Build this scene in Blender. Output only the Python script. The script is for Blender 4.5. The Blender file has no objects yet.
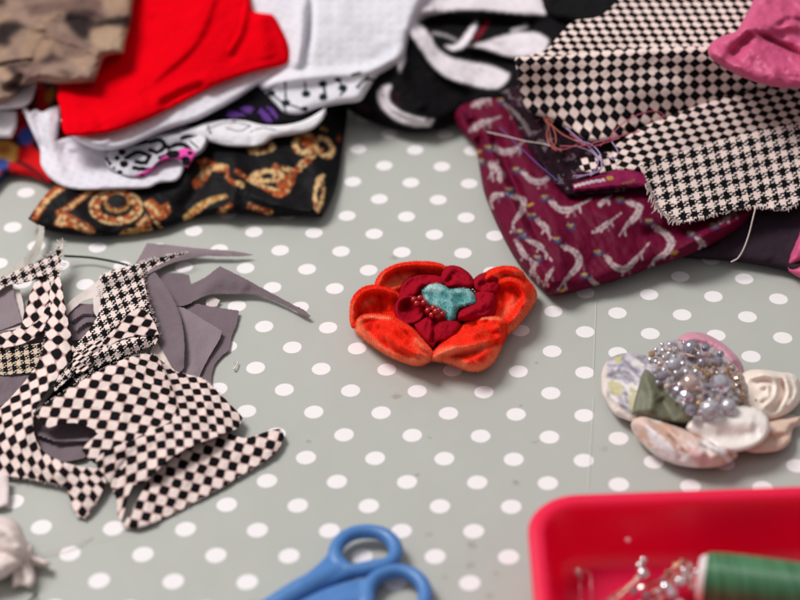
import bpy, bmesh, math, random
import numpy as np
from mathutils import Vector, Matrix, noise
from mathutils.geometry import delaunay_2d_cdt
random.seed(7); RNG = np.random.default_rng(7)
SC = bpy.context.scene
COL = SC.collection

# ------------------------------------------------------------------ camera
UNIT = 0.03                       # one repeat of the polka dots is 3 cm
F, PITCH, ROLL, DIST = 2076.16, 0.654554, -0.051718, 32.6955 * UNIT
cp, sp = math.cos(PITCH), math.sin(PITCH)
cr, sr = math.cos(ROLL), math.sin(ROLL)
FWD = Vector((0, cp, -sp)); _up = Vector((0, sp, cp)); _rt = Vector((1, 0, 0))
RT = cr * _rt + sr * _up; UP = cr * _up - sr * _rt
CAM = -DIST * FWD
def at(px, py, z=0.0):
    """point of the place seen at photo position (px, py), z centimetres above the table"""
    d = FWD + RT * ((px - 400) / F) - UP * ((py - 300) / F)
    t = (z * .01 - CAM.z) / d.z
    return CAM + d * t
def at_np(P, z):
    P = np.asarray(P, float)
    d = np.array(FWD)[None] + np.outer((P[:, 0] - 400) / F, np.array(RT)) - np.outer((P[:, 1] - 300) / F, np.array(UP))
    t = (np.asarray(z) * .01 - CAM.z) / d[:, 2]
    return np.array(CAM)[None] + d * t[:, None]

cd = bpy.data.cameras.new('camera'); cam = bpy.data.objects.new('camera', cd); COL.objects.link(cam)
cd.sensor_width = 36; cd.lens = F / 800 * 36; cd.clip_start = .01; cd.clip_end = 50
M = Matrix((RT, UP, -FWD)).transposed().to_4x4(); M.translation = CAM
cam.matrix_world = M
cd.dof.use_dof = True; cd.dof.focus_distance = .955; cd.dof.aperture_fstop = 5.2
SC.camera = cam

# ------------------------------------------------------------------ shader helpers
def lin(r, g, b, a=1):
    f = lambda c: c / 12.92 if c <= .04045 else ((c + .055) / 1.055) ** 2.4
    return (f(r / 255), f(g / 255), f(b / 255), a)
class X:
    """tiny expression wrapper round Math nodes"""
    def __init__(s, nt, sock): s.nt, s.s = nt, sock
    def op(s, o, b=None, c=None):
        n = s.nt.nodes.new('ShaderNodeMath'); n.operation = o
        for i, v in enumerate((s, b, c)):
            if v is None: continue
            if isinstance(v, X): s.nt.links.new(v.s, n.inputs[i])
            else: n.inputs[i].default_value = v
        return X(s.nt, n.outputs[0])
    def __add__(s, o): return s.op('ADD', o)
    def __sub__(s, o): return s.op('SUBTRACT', o)
    def __mul__(s, o): return s.op('MULTIPLY', o)
    def lt(s, o): return s.op('LESS_THAN', o)
    def mod(s, o): return s.op('FLOORED_MODULO', o)
    def floor(s): return s.op('FLOOR')
    def cos(s): return s.op('COSINE')
    def abs(s): return s.op('ABSOLUTE')
    def smooth(s, a, b):
        n = s.nt.nodes.new('ShaderNodeMapRange'); n.interpolation_type = 'SMOOTHSTEP'
        s.nt.links.new(s.s, n.inputs[0]); n.inputs[1].default_value = a; n.inputs[2].default_value = b
        return X(s.nt, n.outputs[0])
def mix(nt, fac, a, b):
    n = nt.nodes.new('ShaderNodeMix'); n.data_type = 'RGBA'
    if isinstance(fac, X): nt.links.new(fac.s, n.inputs[0])
    else: n.inputs[0].default_value = fac
    for i, v in ((6, a), (7, b)):
        if isinstance(v, tuple): n.inputs[i].default_value = v
        else: nt.links.new(v, n.inputs[i])
    return n.outputs[2]
def uvxy(nt, scale=1.0):
    u = nt.nodes.new('ShaderNodeUVMap'); u.uv_map = 'UVMap'
    s = nt.nodes.new('ShaderNodeSeparateXYZ'); nt.links.new(u.outputs[0], s.inputs[0])
    return X(nt, s.outputs[0]), X(nt, s.outputs[1])
def tex(nt, kind, coord='Object', scale=10, **kw):
    c = nt.nodes.new('ShaderNodeTexCoord'); t = nt.nodes.new('ShaderNodeTex' + kind)
    nt.links.new(c.outputs[coord], t.inputs['Vector'])
    t.inputs['Scale'].default_value = scale
    for k, v in kw.items(): t.inputs[k].default_value = v
    return t
def new_mat(name, rough=.85, sheen=.0, sheen_tint=(1, 1, 1, 1), spec=.3, **kw):
    m = bpy.data.materials.new(name); m.use_nodes = True
    nt = m.node_tree; p = nt.nodes['Principled BSDF']
    p.inputs['Roughness'].default_value = rough
    p.inputs['Sheen Weight'].default_value = sheen
    p.inputs['Sheen Tint'].default_value = sheen_tint
    p.inputs['Sheen Roughness'].default_value = kw.pop('sheen_rough', .4)
    p.inputs['Specular IOR Level'].default_value = spec
    for k, v in kw.items(): p.inputs[k].default_value = v
    return m, nt, p
def weave_bump(nt, p, scale=1400, strength=.25, wr=.5, wr_scale=90):
    """thread grain plus small creases"""
    a = tex(nt, 'Noise', scale=scale, Detail=2, Roughness=.6)
    b = tex(nt, 'Noise', scale=wr_scale, Detail=4, Roughness=.55, Distortion=.6)
    h = X(nt, a.outputs[0]) * (strength * .0006) + X(nt, b.outputs[0]) * (wr * .004)
    n = nt.nodes.new('ShaderNodeBump'); n.inputs['Strength'].default_value = 1; n.inputs['Distance'].default_value = 1
    nt.links.new(h.s, n.inputs['Height']); nt.links.new(n.outputs[0], p.inputs['Normal'])
def tone(nt, col, amt=.12, scale=60):
    """uneven dye and wear"""
    t = tex(nt, 'Noise', scale=scale, Detail=5, Roughness=.65)
    n = nt.nodes.new('ShaderNodeHueSaturation')
    v = X(nt, t.outputs[0]) * (2 * amt) + (1 - amt)
    nt.links.new(v.s, n.inputs['Value'])
    if isinstance(col, tuple): n.inputs['Color'].default_value = col
    else: nt.links.new(col, n.inputs['Color'])
    return n.outputs[0]
def plain(name, col, amt=.1, wr=.4, grain=.25, **kw):
    m, nt, p = new_mat(name, **kw)
    nt.links.new(tone(nt, col, amt), p.inputs['Base Color'])
    weave_bump(nt, p, strength=grain, wr=wr)
    return m
def printed(name, wr=.4, amt=.08, **kw):
    m, nt, p = new_mat(name, **kw)
    a = nt.nodes.new('ShaderNodeAttribute'); a.attribute_name = 'Col'
    nt.links.new(tone(nt, a.outputs[0], amt), p.inputs['Base Color'])
    weave_bump(nt, p, wr=wr)
    return m
def checker(name, white, black, t=-.04, wr=.18, soft=0.0):
    m, nt, p = new_mat(name, rough=.9, sheen=.03, spec=.1)
    u, v = uvxy(nt)
    j = tex(nt, 'Noise', 'UV', scale=2.2, Detail=3)
    w = (X(nt, j.outputs[0]) - .5) * .2
    f = ((u + w) * (2 * math.pi)).cos() + ((v + w) * (2 * math.pi)).cos()
    wt = tone(nt, white, .1, 500)
    c1 = mix(nt, f.smooth(t - .20 - soft, t + .02), tone(nt, black, .3, 400), lin(176, 138, 132))
    nt.links.new(mix(nt, f.smooth(t - .04, t + .34 + soft), c1, wt), p.inputs['Base Color'])
    weave_bump(nt, p, strength=.5, wr=wr)
    return m
def houndstooth(name, white, black):
    m, nt, p = new_mat(name, rough=.95, sheen=.03, spec=.1)
    u, v = uvxy(nt)
    jj = tex(nt, 'Noise', 'UV', scale=3, Detail=2)
    w = (X(nt, jj.outputs[0]) - .5) * .16
    i = ((u + w) * 8).floor(); j = ((v + w) * 8).floor()
    wd = i.mod(8).lt(4); fd = j.mod(8).lt(4)
    tick = (i + j * 2).mod(5).lt(3)
    d = wd * fd + (wd - fd).abs() * tick
    nt.links.new(mix(nt, d, tone(nt, white, .1, 600), tone(nt, black, .2, 500)), p.inputs['Base Color'])
    weave_bump(nt, p, strength=.9, wr=.15)
    return m

# ------------------------------------------------------------------ geometry helpers
def crom(pts, step, closed=True, sharp=60):
    """Catmull-Rom through pts (N x k) resampled about every `step` px; strong turns stay corners"""
    P = np.array(pts, float); n = len(P); out = []
    def turn(i):
        if not closed and i in (0, n - 1): return True
        a = P[i] - P[i - 1]; b = P[(i + 1) % n] - P[i]
        c = (a[:2] @ b[:2]) / (np.linalg.norm(a[:2]) * np.linalg.norm(b[:2]) + 1e-9)
        return math.degrees(math.acos(max(-1, min(1, c)))) > sharp
    cor = [turn(i) for i in range(n)]
    for i in range(n if closed else n - 1):
        p1, p2 = P[i], P[(i + 1) % n]
        p0 = P[i - 1] if not cor[i] else 2 * p1 - p2
        p3 = P[(i + 2) % n] if not cor[(i + 1) % n] else 2 * p2 - p1
        L = np.linalg.norm((p2 - p1)[:2]); k = max(1, int(round(L / step)))
        m1 = (p2 - p0) * .5; m2 = (p3 - p1) * .5
        for m_ in (m1, m2):
            q = np.linalg.norm(m_[:2])
            if q > L and q > 0: m_ *= L / q
        for s in range(k):
            t = s / k; t2 = t * t; t3 = t2 * t
            out.append((2 * t3 - 3 * t2 + 1) * p1 + (t3 - 2 * t2 + t) * m1 + (-2 * t3 + 3 * t2) * p2 + (t3 - t2) * m2)
    if not closed: out.append(P[-1])
    return np.array(out)
def segdist(Q, A, closed=True, chunk=4000):
    """distance of each Q to polyline A and the parameter of the nearest segment"""
    B = np.roll(A, -1, 0) if closed else A[1:]
    A0 = A if closed else A[:-1]
    D = B - A0; L2 = (D ** 2).sum(1) + 1e-9
    out = np.empty(len(Q)); side = np.empty(len(Q)); par = np.empty(len(Q))
    for s in range(0, len(Q), chunk):
        q = Q[s:s + chunk]
        R = q[:, None] - A0[None]
        t = np.clip((R * D[None]).sum(2) / L2[None], 0, 1)
        E = R - t[..., None] * D[None]
        d = np.sqrt((E ** 2).sum(2)); k = d.argmin(1); ii = np.arange(len(q))
        out[s:s + chunk] = d[ii, k]
        side[s:s + chunk] = np.sign(D[k, 0] * R[ii, k, 1] - D[k, 1] * R[ii, k, 0])
        par[s:s + chunk] = (k + t[ii, k]) / len(A0)
    return out, side, par
def inside(Q, A):
    r = np.zeros(len(Q), bool); n = len(A); j = n - 1
    for i in range(n):
        xi, yi = A[i]; xj, yj = A[j]
        c = ((yi > Q[:, 1]) != (yj > Q[:, 1])) & (Q[:, 0] < (xj - xi) * (Q[:, 1] - yi) / (yj - yi + 1e-12) + xi)
        r ^= c; j = i
    return r
def fbm2(P, scale, seed=0, octs=3, ang=0, stretch=1):
    c, s = math.cos(ang), math.sin(ang)
    U = (P[:, 0] * c + P[:, 1] * s) / scale / stretch; V = (-P[:, 0] * s + P[:, 1] * c) / scale
    return np.array([noise.fractal(Vector((u, v, seed * 7.31)), .9, 2.1, octs) for u, v in zip(U, V)])
def polyfit_uv(ctl, P):
    C = np.array(ctl, float); n = len(C)
    if n >= 30:      # thin-plate spline
        k = lambda a, b: (lambda d: d * np.log(d + 1e-9) * .5)(((a[:, None, :2] - b[None, :, :2]) ** 2).sum(2) / 2500)
        Q = lambda a: np.concatenate([np.ones((len(a), 1)), a[:, :2] / 50], 1)
        A = np.zeros((n + 3, n + 3)); A[:n, :n] = k(C, C) + np.eye(n) * .004; A[:n, n:] = Q(C); A[n:, :n] = Q(C).T
        w = np.linalg.solve(A, np.concatenate([C[:, 2:4], np.zeros((3, 2))]))
        return np.concatenate([k(P, C) @ w[:n] + Q(P) @ w[n:]])
    def B(q):
        x = (q[:, 0] - C[:, 0].mean()) / 50; y = (q[:, 1] - C[:, 1].mean()) / 50
        b = [np.ones_like(x), x, y]
        if n >= 5: b += [x * y]
        if n >= 8: b += [x * x, y * y]
        return np.stack(b, 1)
    co = np.linalg.lstsq(B(C), C[:, 2:4], rcond=None)[0]
    return B(P) @ co
def lat(o, a, b):
    return [(o[0], o[1], 0, 0), (o[0] + a[0], o[1] + a[1], 1, 0), (o[0] + b[0], o[1] + b[1], 0, 1)]

class Patch:
    """a cloth surface: outline of (x, y, z cm) points, z spread smoothly inside, folds and wrinkles on top"""
    def __init__(s, outline, sp=3.0, puff=0, R=12, ctrl=(), ridges=(), wr=None, skirt=0, inset=5, uv=None, paint=None, sharp=60, zmin=.03, ragged=0, soften=0, floor=.02):
        s.floor = floor
        b = crom(outline, sp, True, sharp)
        if ragged:
            b[:, :2] += RNG.normal(0, ragged, (len(b), 2))
        bp, bz = b[:, :2], b[:, 2]
        lo = bp.min(0); hi = bp.max(0); g = sp
        rows = np.arange(lo[1] - g, hi[1] + g, g * .87)
        pts = []
        for r, y in enumerate(rows):
            x = np.arange(lo[0] - g + (r % 2) * g * .5, hi[0] + g, g)
            pts.append(np.stack([x, np.full_like(x, y)], 1))
        I = np.concatenate(pts); I = I[inside(I, bp)]
        d, _, _ = segdist(I, bp); I = I[d > g * .55]
        allp = np.concatenate([bp, I]) if len(I) else bp
        nb = len(bp)
        r = delaunay_2d_cdt([Vector(p) for p in allp], [], [list(range(nb))], 1, 1e-5)
        V = np.array([tuple(v) for v in r[0]]); Fc = [tuple(f) for f in r[2]]
        # z: multiquadric through boundary and control points
        k = max(1, len(b) // 90)
        C = np.concatenate([b[::k, :3], np.array(ctrl, float).reshape(-1, 3)])
        c2 = 36.0
        K = np.sqrt(((C[:, None, :2] - C[None, :, :2]) ** 2).sum(2) + c2)
        n = len(C); A = np.zeros((n + 1, n + 1)); A[:n, :n] = -K + np.eye(n) * .5; A[n, :n] = A[:n, n] = 1
        w = np.linalg.solve(A, np.append(C[:, 2], 0))
        z = np.empty(len(V))
        for q in range(0, len(V), 4000):
            v = V[q:q + 4000]
            z[q:q + 4000] = -np.sqrt(((v[:, None] - C[None, :, :2]) ** 2).sum(2) + c2) @ w[:n] + w[n]
        dist, _, _ = segdist(V, bp)
        if puff:
            z = z + puff * np.sqrt(np.clip(1 - (1 - np.minimum(dist / R, 1)) ** 2, 0, 1))
        for rd in ridges:
            line, amp, wd = rd[:3]; one = rd[3] if len(rd) > 3 else 0
            ln = crom([(x, y, 0) for x, y in line], 4, False)[:, :2]
            e, sd, pr = segdist(V, ln, False)
            fall = np.exp(-(e / wd) ** 2)
            fade = np.clip(np.minimum(pr, 1 - pr) * 8 + .25, 0, 1)
            if one:      # a fold lying over to one side: steep on that side
                st = np.where(sd * one > 0, np.exp(-(e / (wd * .22)) ** 2), fall)
                z = z + amp * st * fade
            else: z = z + amp * fall * fade
        if wr:
            for (amp, sc, ang, stt) in (wr if isinstance(wr[0], tuple) else (wr,)):
                damp = np.clip(dist / 6, .15, 1)
                z = z + amp * fbm2(V, sc, RNG.integers(99), 3, ang, stt) * damp
        z = np.maximum(z, zmin)
        W = at_np(V, z)
        s.px = V; s.W = W; s.z = z
        if uv is None:
            s.uv = (W - W.mean(0))[:, :2] * 100
        else: s.uv = polyfit_uv(uv, V)
        s.col = paint(V) if paint else None
        if soften and s.col is not None:      # dyes bleed a little into the cloth
            E_ = np.array([(f[i], f[(i + 1) % 3]) for f in Fc for i in range(3)]); dg = np.bincount(E_[:, 0], minlength=len(V))[:, None] + 1.0
            for _ in range(soften):
                a_ = s.col.copy()
                for q in range(3): a_[:, q] += np.bincount(E_[:, 0], s.col[E_[:, 1], q], len(V))
                s.col = a_ / dg
        # faces up
        f0 = np.array(Fc[:1][0]); e1 = W[f0[1]] - W[f0[0]]; e2 = W[f0[2]] - W[f0[0]]
        nrm = np.cross(e1, e2)
        if nrm @ np.array(-FWD) < 0: Fc = [f[::-1] for f in Fc]
        s.F = Fc
        if skirt: s._skirt(skirt, inset)
    def _skirt(s, h, inset):
        from collections import defaultdict
        cnt = {}
        for f in s.F:
            for i in range(3):
                a, b = f[i], f[(i + 1) % 3]
                k = (min(a, b), max(a, b)); cnt[k] = None if k in cnt else (a, b)
        nxt = {e[0]: e[1] for e in cnt.values() if e}
        if not nxt: return
        st = next(iter(nxt)); loop = [st]; c = nxt[st]
        while c != st and len(loop) < len(nxt) + 2: loop.append(c); c = nxt.get(c, st)
        P = s.px[loop]; Z = s.z[loop]
        T = np.roll(P, -2, 0) - np.roll(P, 2, 0); N = np.stack([-T[:, 1], T[:, 0]], 1); N /= np.linalg.norm(N, axis=1)[:, None] + 1e-9
        test = P + N * .8
        if inside(test, P).mean() < .5: N = -N
        n0 = len(s.px); L = len(loop); prev = list(loop); F2 = []
        px, W, uv, cl, zz = [s.px], [s.W], [s.uv], [s.col], [s.z]
        for k, a in enumerate((35, 65, 90)):
            a = math.radians(a)
            q = P + N * inset * (1 - math.cos(a)); z2 = np.maximum(Z - h * math.sin(a), np.minimum(s.floor, Z))
            px.append(q); zz.append(z2); W.append(at_np(q, z2)); uv.append(s.uv[loop] + (0.02 * (k + 1)))
            if s.col is not None: cl.append(s.col[loop])
            cur = list(range(n0 + k * L, n0 + (k + 1) * L))
            for i in range(L):
                j = (i + 1) % L
                F2.append((prev[j], prev[i], cur[i], cur[j]))
            prev = cur
        s.px = np.concatenate(px); s.W = np.concatenate(W); s.uv = np.concatenate(uv); s.z = np.concatenate(zz)
        if s.col is not None: s.col = np.concatenate(cl)
        s.F = s.F + F2
def tagit(o, label=None, cat=None, group=None, kind=None):
    if label: o['label'] = label
    if cat: o['category'] = cat
    if group: o['group'] = group
    if kind: o['kind'] = kind
    return o
def empty(name, loc, label, cat, group=None):
    o = bpy.data.objects.new(name, None); o.empty_display_size = .01; o.location = loc; COL.objects.link(o)
    return tagit(o, label, cat, group)
def link_mesh(name, me, mat, parent=None, smooth=True, origin=None):
    for m in (mat if isinstance(mat, (list, tuple)) else [mat]): me.materials.append(m)
    if smooth: me.polygons.foreach_set('use_smooth', [True] * len(me.polygons))
    o = bpy.data.objects.new(name, me); COL.objects.link(o)
    if parent:
        o.parent = parent; me.transform(Matrix.Translation(-parent.location))
    return o
def add_pile(p, n, ln, wd):
    """short fibres standing on the cloth, part of the same surface"""
    T = np.array([f[:3] for f in p.F]); W = p.W
    A, B, C_ = W[T[:, 0]], W[T[:, 1]], W[T[:, 2]]
    N = np.cross(B - A, C_ - A); ar = np.linalg.norm(N, axis=1); N = N / (ar[:, None] + 1e-12)
    k = RNG.choice(len(T), n, p=ar / ar.sum()); r = np.sqrt(RNG.random(n)); t = RNG.random(n)
    P = (1 - r)[:, None] * A[k] + (r * (1 - t))[:, None] * B[k] + (r * t)[:, None] * C_[k]
    D = N[k] + RNG.normal(0, .45, (n, 3)) + np.array([.25, -.2, 0]); D /= np.linalg.norm(D, axis=1)[:, None]
    S = np.cross(D, RNG.normal(0, 1, (n, 3))); S /= np.linalg.norm(S, axis=1)[:, None] + 1e-9
    L = ln * RNG.uniform(.5, 1.1, n)[:, None]
    n0 = len(W); V = np.stack([P - S * wd, P + S * wd, P + D * L], 1).reshape(-1, 3)
    p.W = np.concatenate([W, V]); p.uv = np.concatenate([p.uv, np.repeat(p.uv[T[k, 0]], 3, 0)])
    if p.col is not None: p.col = np.concatenate([p.col, np.repeat(p.col[T[k, 0]], 3, 0)])
    p.F = p.F + [(n0 + 3 * i, n0 + 3 * i + 1, n0 + 3 * i + 2) for i in range(n)]
def cloth(name, patches, mat, label=None, cat=None, group=None, parent=None, thick=0):
    if isinstance(patches, Patch): patches = [patches]
    V, Fc, U, Cc, mi = [], [], [], [], []; off = 0
    for k, p in enumerate(patches):
        V.append(p.W); U.append(p.uv); Fc += [tuple(i + off for i in f) for f in p.F]; mi += [k] * len(p.F)
        if p.col is not None: Cc.append(p.col)
        off += len(p.W)
    V = np.concatenate(V); U = np.concatenate(U)
    me = bpy.data.meshes.new(name); 
    org = Vector((V[:, 0].mean(), V[:, 1].mean(), 0)) if not parent else Vector((0, 0, 0))
    me.from_pydata([tuple(v) for v in V - np.array(org)], [], Fc); me.update()
    uvl = me.uv_layers.new(name='UVMap')
    li = np.empty(len(me.loops), int); me.loops.foreach_get('vertex_index', li)
    uvl.data.foreach_set('uv', U[li].ravel())
    if Cc:
        Cc = np.concatenate(Cc); at_ = me.color_attributes.new('Col', 'FLOAT_COLOR', 'POINT')
        at_.data.foreach_set('color', np.concatenate([Cc, np.ones((len(Cc), 1))], 1).ravel())
    o = link_mesh(name, me, mat, parent)
    if isinstance(mat, (list, tuple)): me.polygons.foreach_set('material_index', [min(k, len(mat) - 1) for k in mi])
    if not parent: o.location = org
    if thick:
        md = o.modifiers.new('thickness', 'SOLIDIFY'); md.thickness = thick * .01; md.offset = -1; es = o.modifiers.new('crisp_edge', 'EDGE_SPLIT'); es.split_angle = math.radians(50)
    return tagit(o, label, cat, group)
def tube(name, pts, rad, mat, parent=None, n=7, closed=False, origin=None, taper=False):
    """round cord through world points"""
    P = np.array([tuple(p) for p in pts]); org = Vector(P.mean(0)) if not parent else Vector((0, 0, 0))
    bm = bmesh.new(); rings = []
    up = Vector((0, 0, 1))
    for i in range(len(P)):
        a = P[i - 1] if i or closed else P[i]; b = P[(i + 1) % len(P)] if closed or i < len(P) - 1 else P[i]
        t = Vector(b - a).normalized(); s = t.cross(up)
        if s.length < 1e-3: s = t.cross(Vector((1, 0, 0)))
        s.normalize(); u = s.cross(t)
        r = rad[i] if hasattr(rad, '__len__') else rad
        if taper: r = r * (1 - .7 * i / len(P))
        rings.append([bm.verts.new(Vector(P[i]) - org + (s * math.cos(q) + u * math.sin(q)) * r) for q in [2 * math.pi * k / n for k in range(n)]])
    m = len(rings)
    for i in range(m if closed else m - 1):
        for k in range(n):
            bm.faces.new((rings[i][k], rings[(i + 1) % m][k], rings[(i + 1) % m][(k + 1) % n], rings[i][(k + 1) % n]))
    if not closed: bm.faces.new(rings[0]); bm.faces.new(rings[-1][::-1])
    bmesh.ops.recalc_face_normals(bm, faces=bm.faces)
    me = bpy.data.meshes.new(name); bm.to_mesh(me); bm.free()
    o = link_mesh(name, me, mat, parent)
    if not parent: o.location = org
    return o
def curve_px(pts, step=3): return [at(*p) for p in crom(pts, step, False)]
def join_tubes(name, curves, rad, mat, parent=None):
    obs = [tube(name, c, rad, mat, n=5) for c in curves]
    bm = bmesh.new(); o0 = obs[0]; loc = o0.location.copy() if not parent else parent.location
    for o in obs:
        t = bmesh.new(); t.from_mesh(o.data); t.transform(Matrix.Translation(o.location - loc))
        me = bpy.data.meshes.new('t'); t.to_mesh(me); t.free(); bm.from_mesh(me); bpy.data.meshes.remove(me)
    me = bpy.data.meshes.new(name); bm.to_mesh(me); bm.free()
    for o in obs: bpy.data.objects.remove(o)
    o = link_mesh(name, me, mat)
    o.location = loc if not parent else (0, 0, 0)
    if parent: o.parent = parent
    return o
# --- print painting (patterns dyed into the cloth)
class Ink:
    def __init__(s, V, base): s.V = V; s.c = np.tile(np.array(lin(*base)[:3]), (len(V), 1))
    def put(s, m, col):
        s.c[m] = np.array(lin(*col)[:3]); return s
    def poly(s, pts, col, smooth=True):
        A = crom([(x, y, 0) for x, y in pts], 3)[:, :2] if smooth else np.array(pts, float)
        return s.put(inside(s.V, A), col)
    def stroke(s, pts, w, col):
        A = crom([(x, y, 0) for x, y in pts], 3, False)[:, :2]
        d, _, pr = segdist(s.V, A, False)
        if hasattr(w, '__len__'): ww = np.interp(pr, np.linspace(0, 1, len(w)), w)
        else: ww = w
        return s.put(d < ww, col)
    def ell(s, c, rx, ry, col, ang=0):
        a = math.radians(ang); dx, dy = s.V[:, 0] - c[0], s.V[:, 1] - c[1]
        u = dx * math.cos(a) + dy * math.sin(a); v = -dx * math.sin(a) + dy * math.cos(a)
        return s.put((u / rx) ** 2 + (v / ry) ** 2 < 1, col)
    def ring(s, c, rx, ry, w, col, ang=0):
        a = math.radians(ang); dx, dy = s.V[:, 0] - c[0], s.V[:, 1] - c[1]
        u = dx * math.cos(a) + dy * math.sin(a); v = -dx * math.sin(a) + dy * math.cos(a)
        q = np.sqrt((u / rx) ** 2 + (v / ry) ** 2)
        return s.put(np.abs(q - 1) < w / min(rx, ry), col)
    def blobs(s, scale, thr, col, seed=0, ang=0, stretch=1, mask=None):
        n = fbm2(s.V, scale, seed, 3, ang, stretch) > thr
        if mask is not None: n &= mask
        return s.put(n, col)

# ------------------------------------------------------------------ the table and its cloth
def dotted_cloth():
    m, nt, p = new_mat('dotted_oilcloth', rough=.42, spec=.35)
    u, v = uvxy(nt)
    nz = tex(nt, 'Noise', scale=260, Detail=2)
    w = (X(nt, nz.outputs[0]) - .5) * .012
    s = (u - v).mod(1.0) - .5; t = (u + v).mod(1.0) - .5
    r = ((s * s + t * t) * .5).op('SQRT') + w
    dot = r.smooth(.149, .137)
    base = tone(nt, lin(181, 182, 176), .04, 9)
    # wear: old crease line pressed into the cloth, and small spills
    crease = None
    for (x0, y0, x1, y1) in CREASES:
        a, b = uv_of(x0, y0), uv_of(x1, y1)
        d = b - a; L = np.linalg.norm(d); d /= L
        along = (u - float(a[0])) * float(d[0]) + (v - float(a[1])) * float(d[1])
        off = ((u - float(a[0])) * float(-d[1]) + (v - float(a[1])) * float(d[0])).abs()
        k = off.smooth(.016, .004) * along.smooth(0, .2) * along.smooth(L, L - .2)
        crease = k if crease is None else crease + k
    st = None
    n2 = tex(nt, 'Noise', scale=420, Detail=3)
    for (x, y, rad, amt) in STAINS:
        a = uv_of(x, y)
        du = u - float(a[0]); dv = v - float(a[1])
        rr = (du * du + dv * dv).op('SQRT') + (X(nt, n2.outputs[0]) - .5) * .16
        k = rr.smooth(rad, rad * .2) * amt
        st = k if st is None else st + k
    c = mix(nt, dot, base, tone(nt, lin(243, 236, 238), .03, 30))
    c = mix(nt, crease * .5, c, lin(206, 205, 196))
    c = mix(nt, st, c, lin(128, 108, 78))
    nt.links.new(c, p.inputs['Base Color'])
    a = tex(nt, 'Noise', scale=18, Detail=3); b = tex(nt, 'Noise', scale=1500, Detail=1)
    h = X(nt, a.outputs[0]) * .0025 + X(nt, b.outputs[0]) * .00006 + crease * .0004
    n = nt.nodes.new('ShaderNodeBump'); n.inputs['Strength'].default_value = .6; n.inputs['Distance'].default_value = 1
    nt.links.new(h.s, n.inputs['Height']); nt.links.new(n.outputs[0], p.inputs['Normal'])
    rg = X(nt, a.outputs[0]) * .2 + .33
    nt.links.new(rg.s, p.inputs['Roughness'])
    return m
PC = np.array([[1.07052, -4.79431], [-0.87454, 7.96498], [0.00641, -0.03354], [-0.01053, 0.01138], [7.9963, 0.86428], [-0.00691, 0.23091], [-0.01319, -0.08568], [0.07877, 0.09966], [0.02638, 0.02029], [-0.11848, 0.17872]])
def lattice(xy):
    q = np.asarray(xy, float) / UNIT
    c = np.stack([np.clip(q[:, 0], -8.5, 8.5), np.clip(q[:, 1], -7.5, 9)], 1)
    x, y = c[:, 0] / 8, c[:, 1] / 8
    B = np.stack([x ** i * y ** j for i in range(4) for j in range(4 - i)], 1)
    e = (q - c) / 8
    return B @ PC + e[:, :1] * PC[4] + e[:, 1:] * PC[1]
def uv_of(px, py):
    w = at(px, py, 0); return lattice(np.array([[w.x, w.y]]))[0]
CREASES = [(597, 285, 593, 380), (594, 395, 588, 492), (60, 552, 150, 528)]
STAINS = [(394, 257, .10, .35), (396, 395, .10, .4), (308, 441, .06, .4), (521, 405, .03, .6), (517, 482, .06, .45), (472, 545, .10, .35), (470, 565, .10, .3), (428, 534, .08, .25),
          (537, 363, .05, .4), (418, 474, .04, .4), (496, 573, .07, .25), (604, 448, .09, .22), (444, 577, .07, .2), (536, 441, .05, .3), (236, 363, .05, .25), (60, 551, .04, .2), (430, 437, .03, .3), (490, 596, .08, .3)]
def grid_table():
    n = 150; xs = np.linspace(-.85, .85, n); ys = np.linspace(-.55, .95, n)
    XX, YY = np.meshgrid(xs, ys); P = np.stack([XX.ravel(), YY.ravel()], 1)
    zz = fbm2(P, .12, 3, 2) * .0004 - .0004
    zz = np.minimum(zz, -.0001)
    V = [(x, y, z) for (x, y), z in zip(P, zz)]
    Fc = [(j * n + i, j * n + i + 1, (j + 1) * n + i + 1, (j + 1) * n + i) for j in range(n - 1) for i in range(n - 1)]
    me = bpy.data.meshes.new('tablecloth'); me.from_pydata(V, [], Fc); me.update()
    U = lattice(P); uvl = me.uv_layers.new(name='UVMap')
    li = np.empty(len(me.loops), int); me.loops.foreach_get('vertex_index', li)
    uvl.data.foreach_set('uv', U[li].ravel())
    o = link_mesh('tablecloth', me, dotted_cloth())
    return tagit(o, 'sage green oilcloth with white polka dots covering the table', 'tablecloth', None, 'structure')
grid_table()

# ------------------------------------------------------------------ cloth materials
WHT, BLK = lin(240, 218, 211), lin(16, 14, 18)
M_CHK = checker('diamond_check', WHT, BLK, .02); M_CHK2 = checker('diamond_check_scraps', lin(238, 218, 212), BLK, -.12, soft=.16)
M_HS = houndstooth('houndstooth_weave', WHT, BLK)
M_HSB = houndstooth('houndstooth_weave_brown', lin(216, 192, 170), BLK)  # same weave with a browner pale yarn
M_WHITE = plain('white_cotton', lin(232, 227, 233), .04, .15)
M_RED = plain('red_jersey', lin(226, 0, 18), .06, .3, spec=.02)
M_PRINT = printed('printed_cotton', spec=.1, wr=.15)
M_SILK = printed('printed_silk', rough=.6, wr=.18, spec=.1)
M_BLACK = plain('black_cotton', lin(14, 13, 16), .1, .5, spec=.12)
M_PLUM = plain('plum_lining', lin(48, 34, 44), .12, .4, spec=.15)
M_PURPLE = plain('mauve_suiting', lin(120, 105, 111), .13, .16, grain=.5, spec=.15)
M_PURPLE2 = plain('mauve_suiting_reverse', lin(142, 126, 132), .13, .16, grain=.5, spec=.15)
M_SATIN = plain('pink_satin', lin(206, 78, 124), .06, .25, rough=.5, spec=.4, sheen=.25, sheen_tint=lin(255, 190, 220))
M_THREADW = plain('pale_thread', lin(228, 210, 205), .1, 0)
M_THREADP = plain('pink_thread', lin(196, 92, 116), .2, 0)
M_THREADL = plain('lilac_thread', lin(176, 150, 190), .2, 0)
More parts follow.
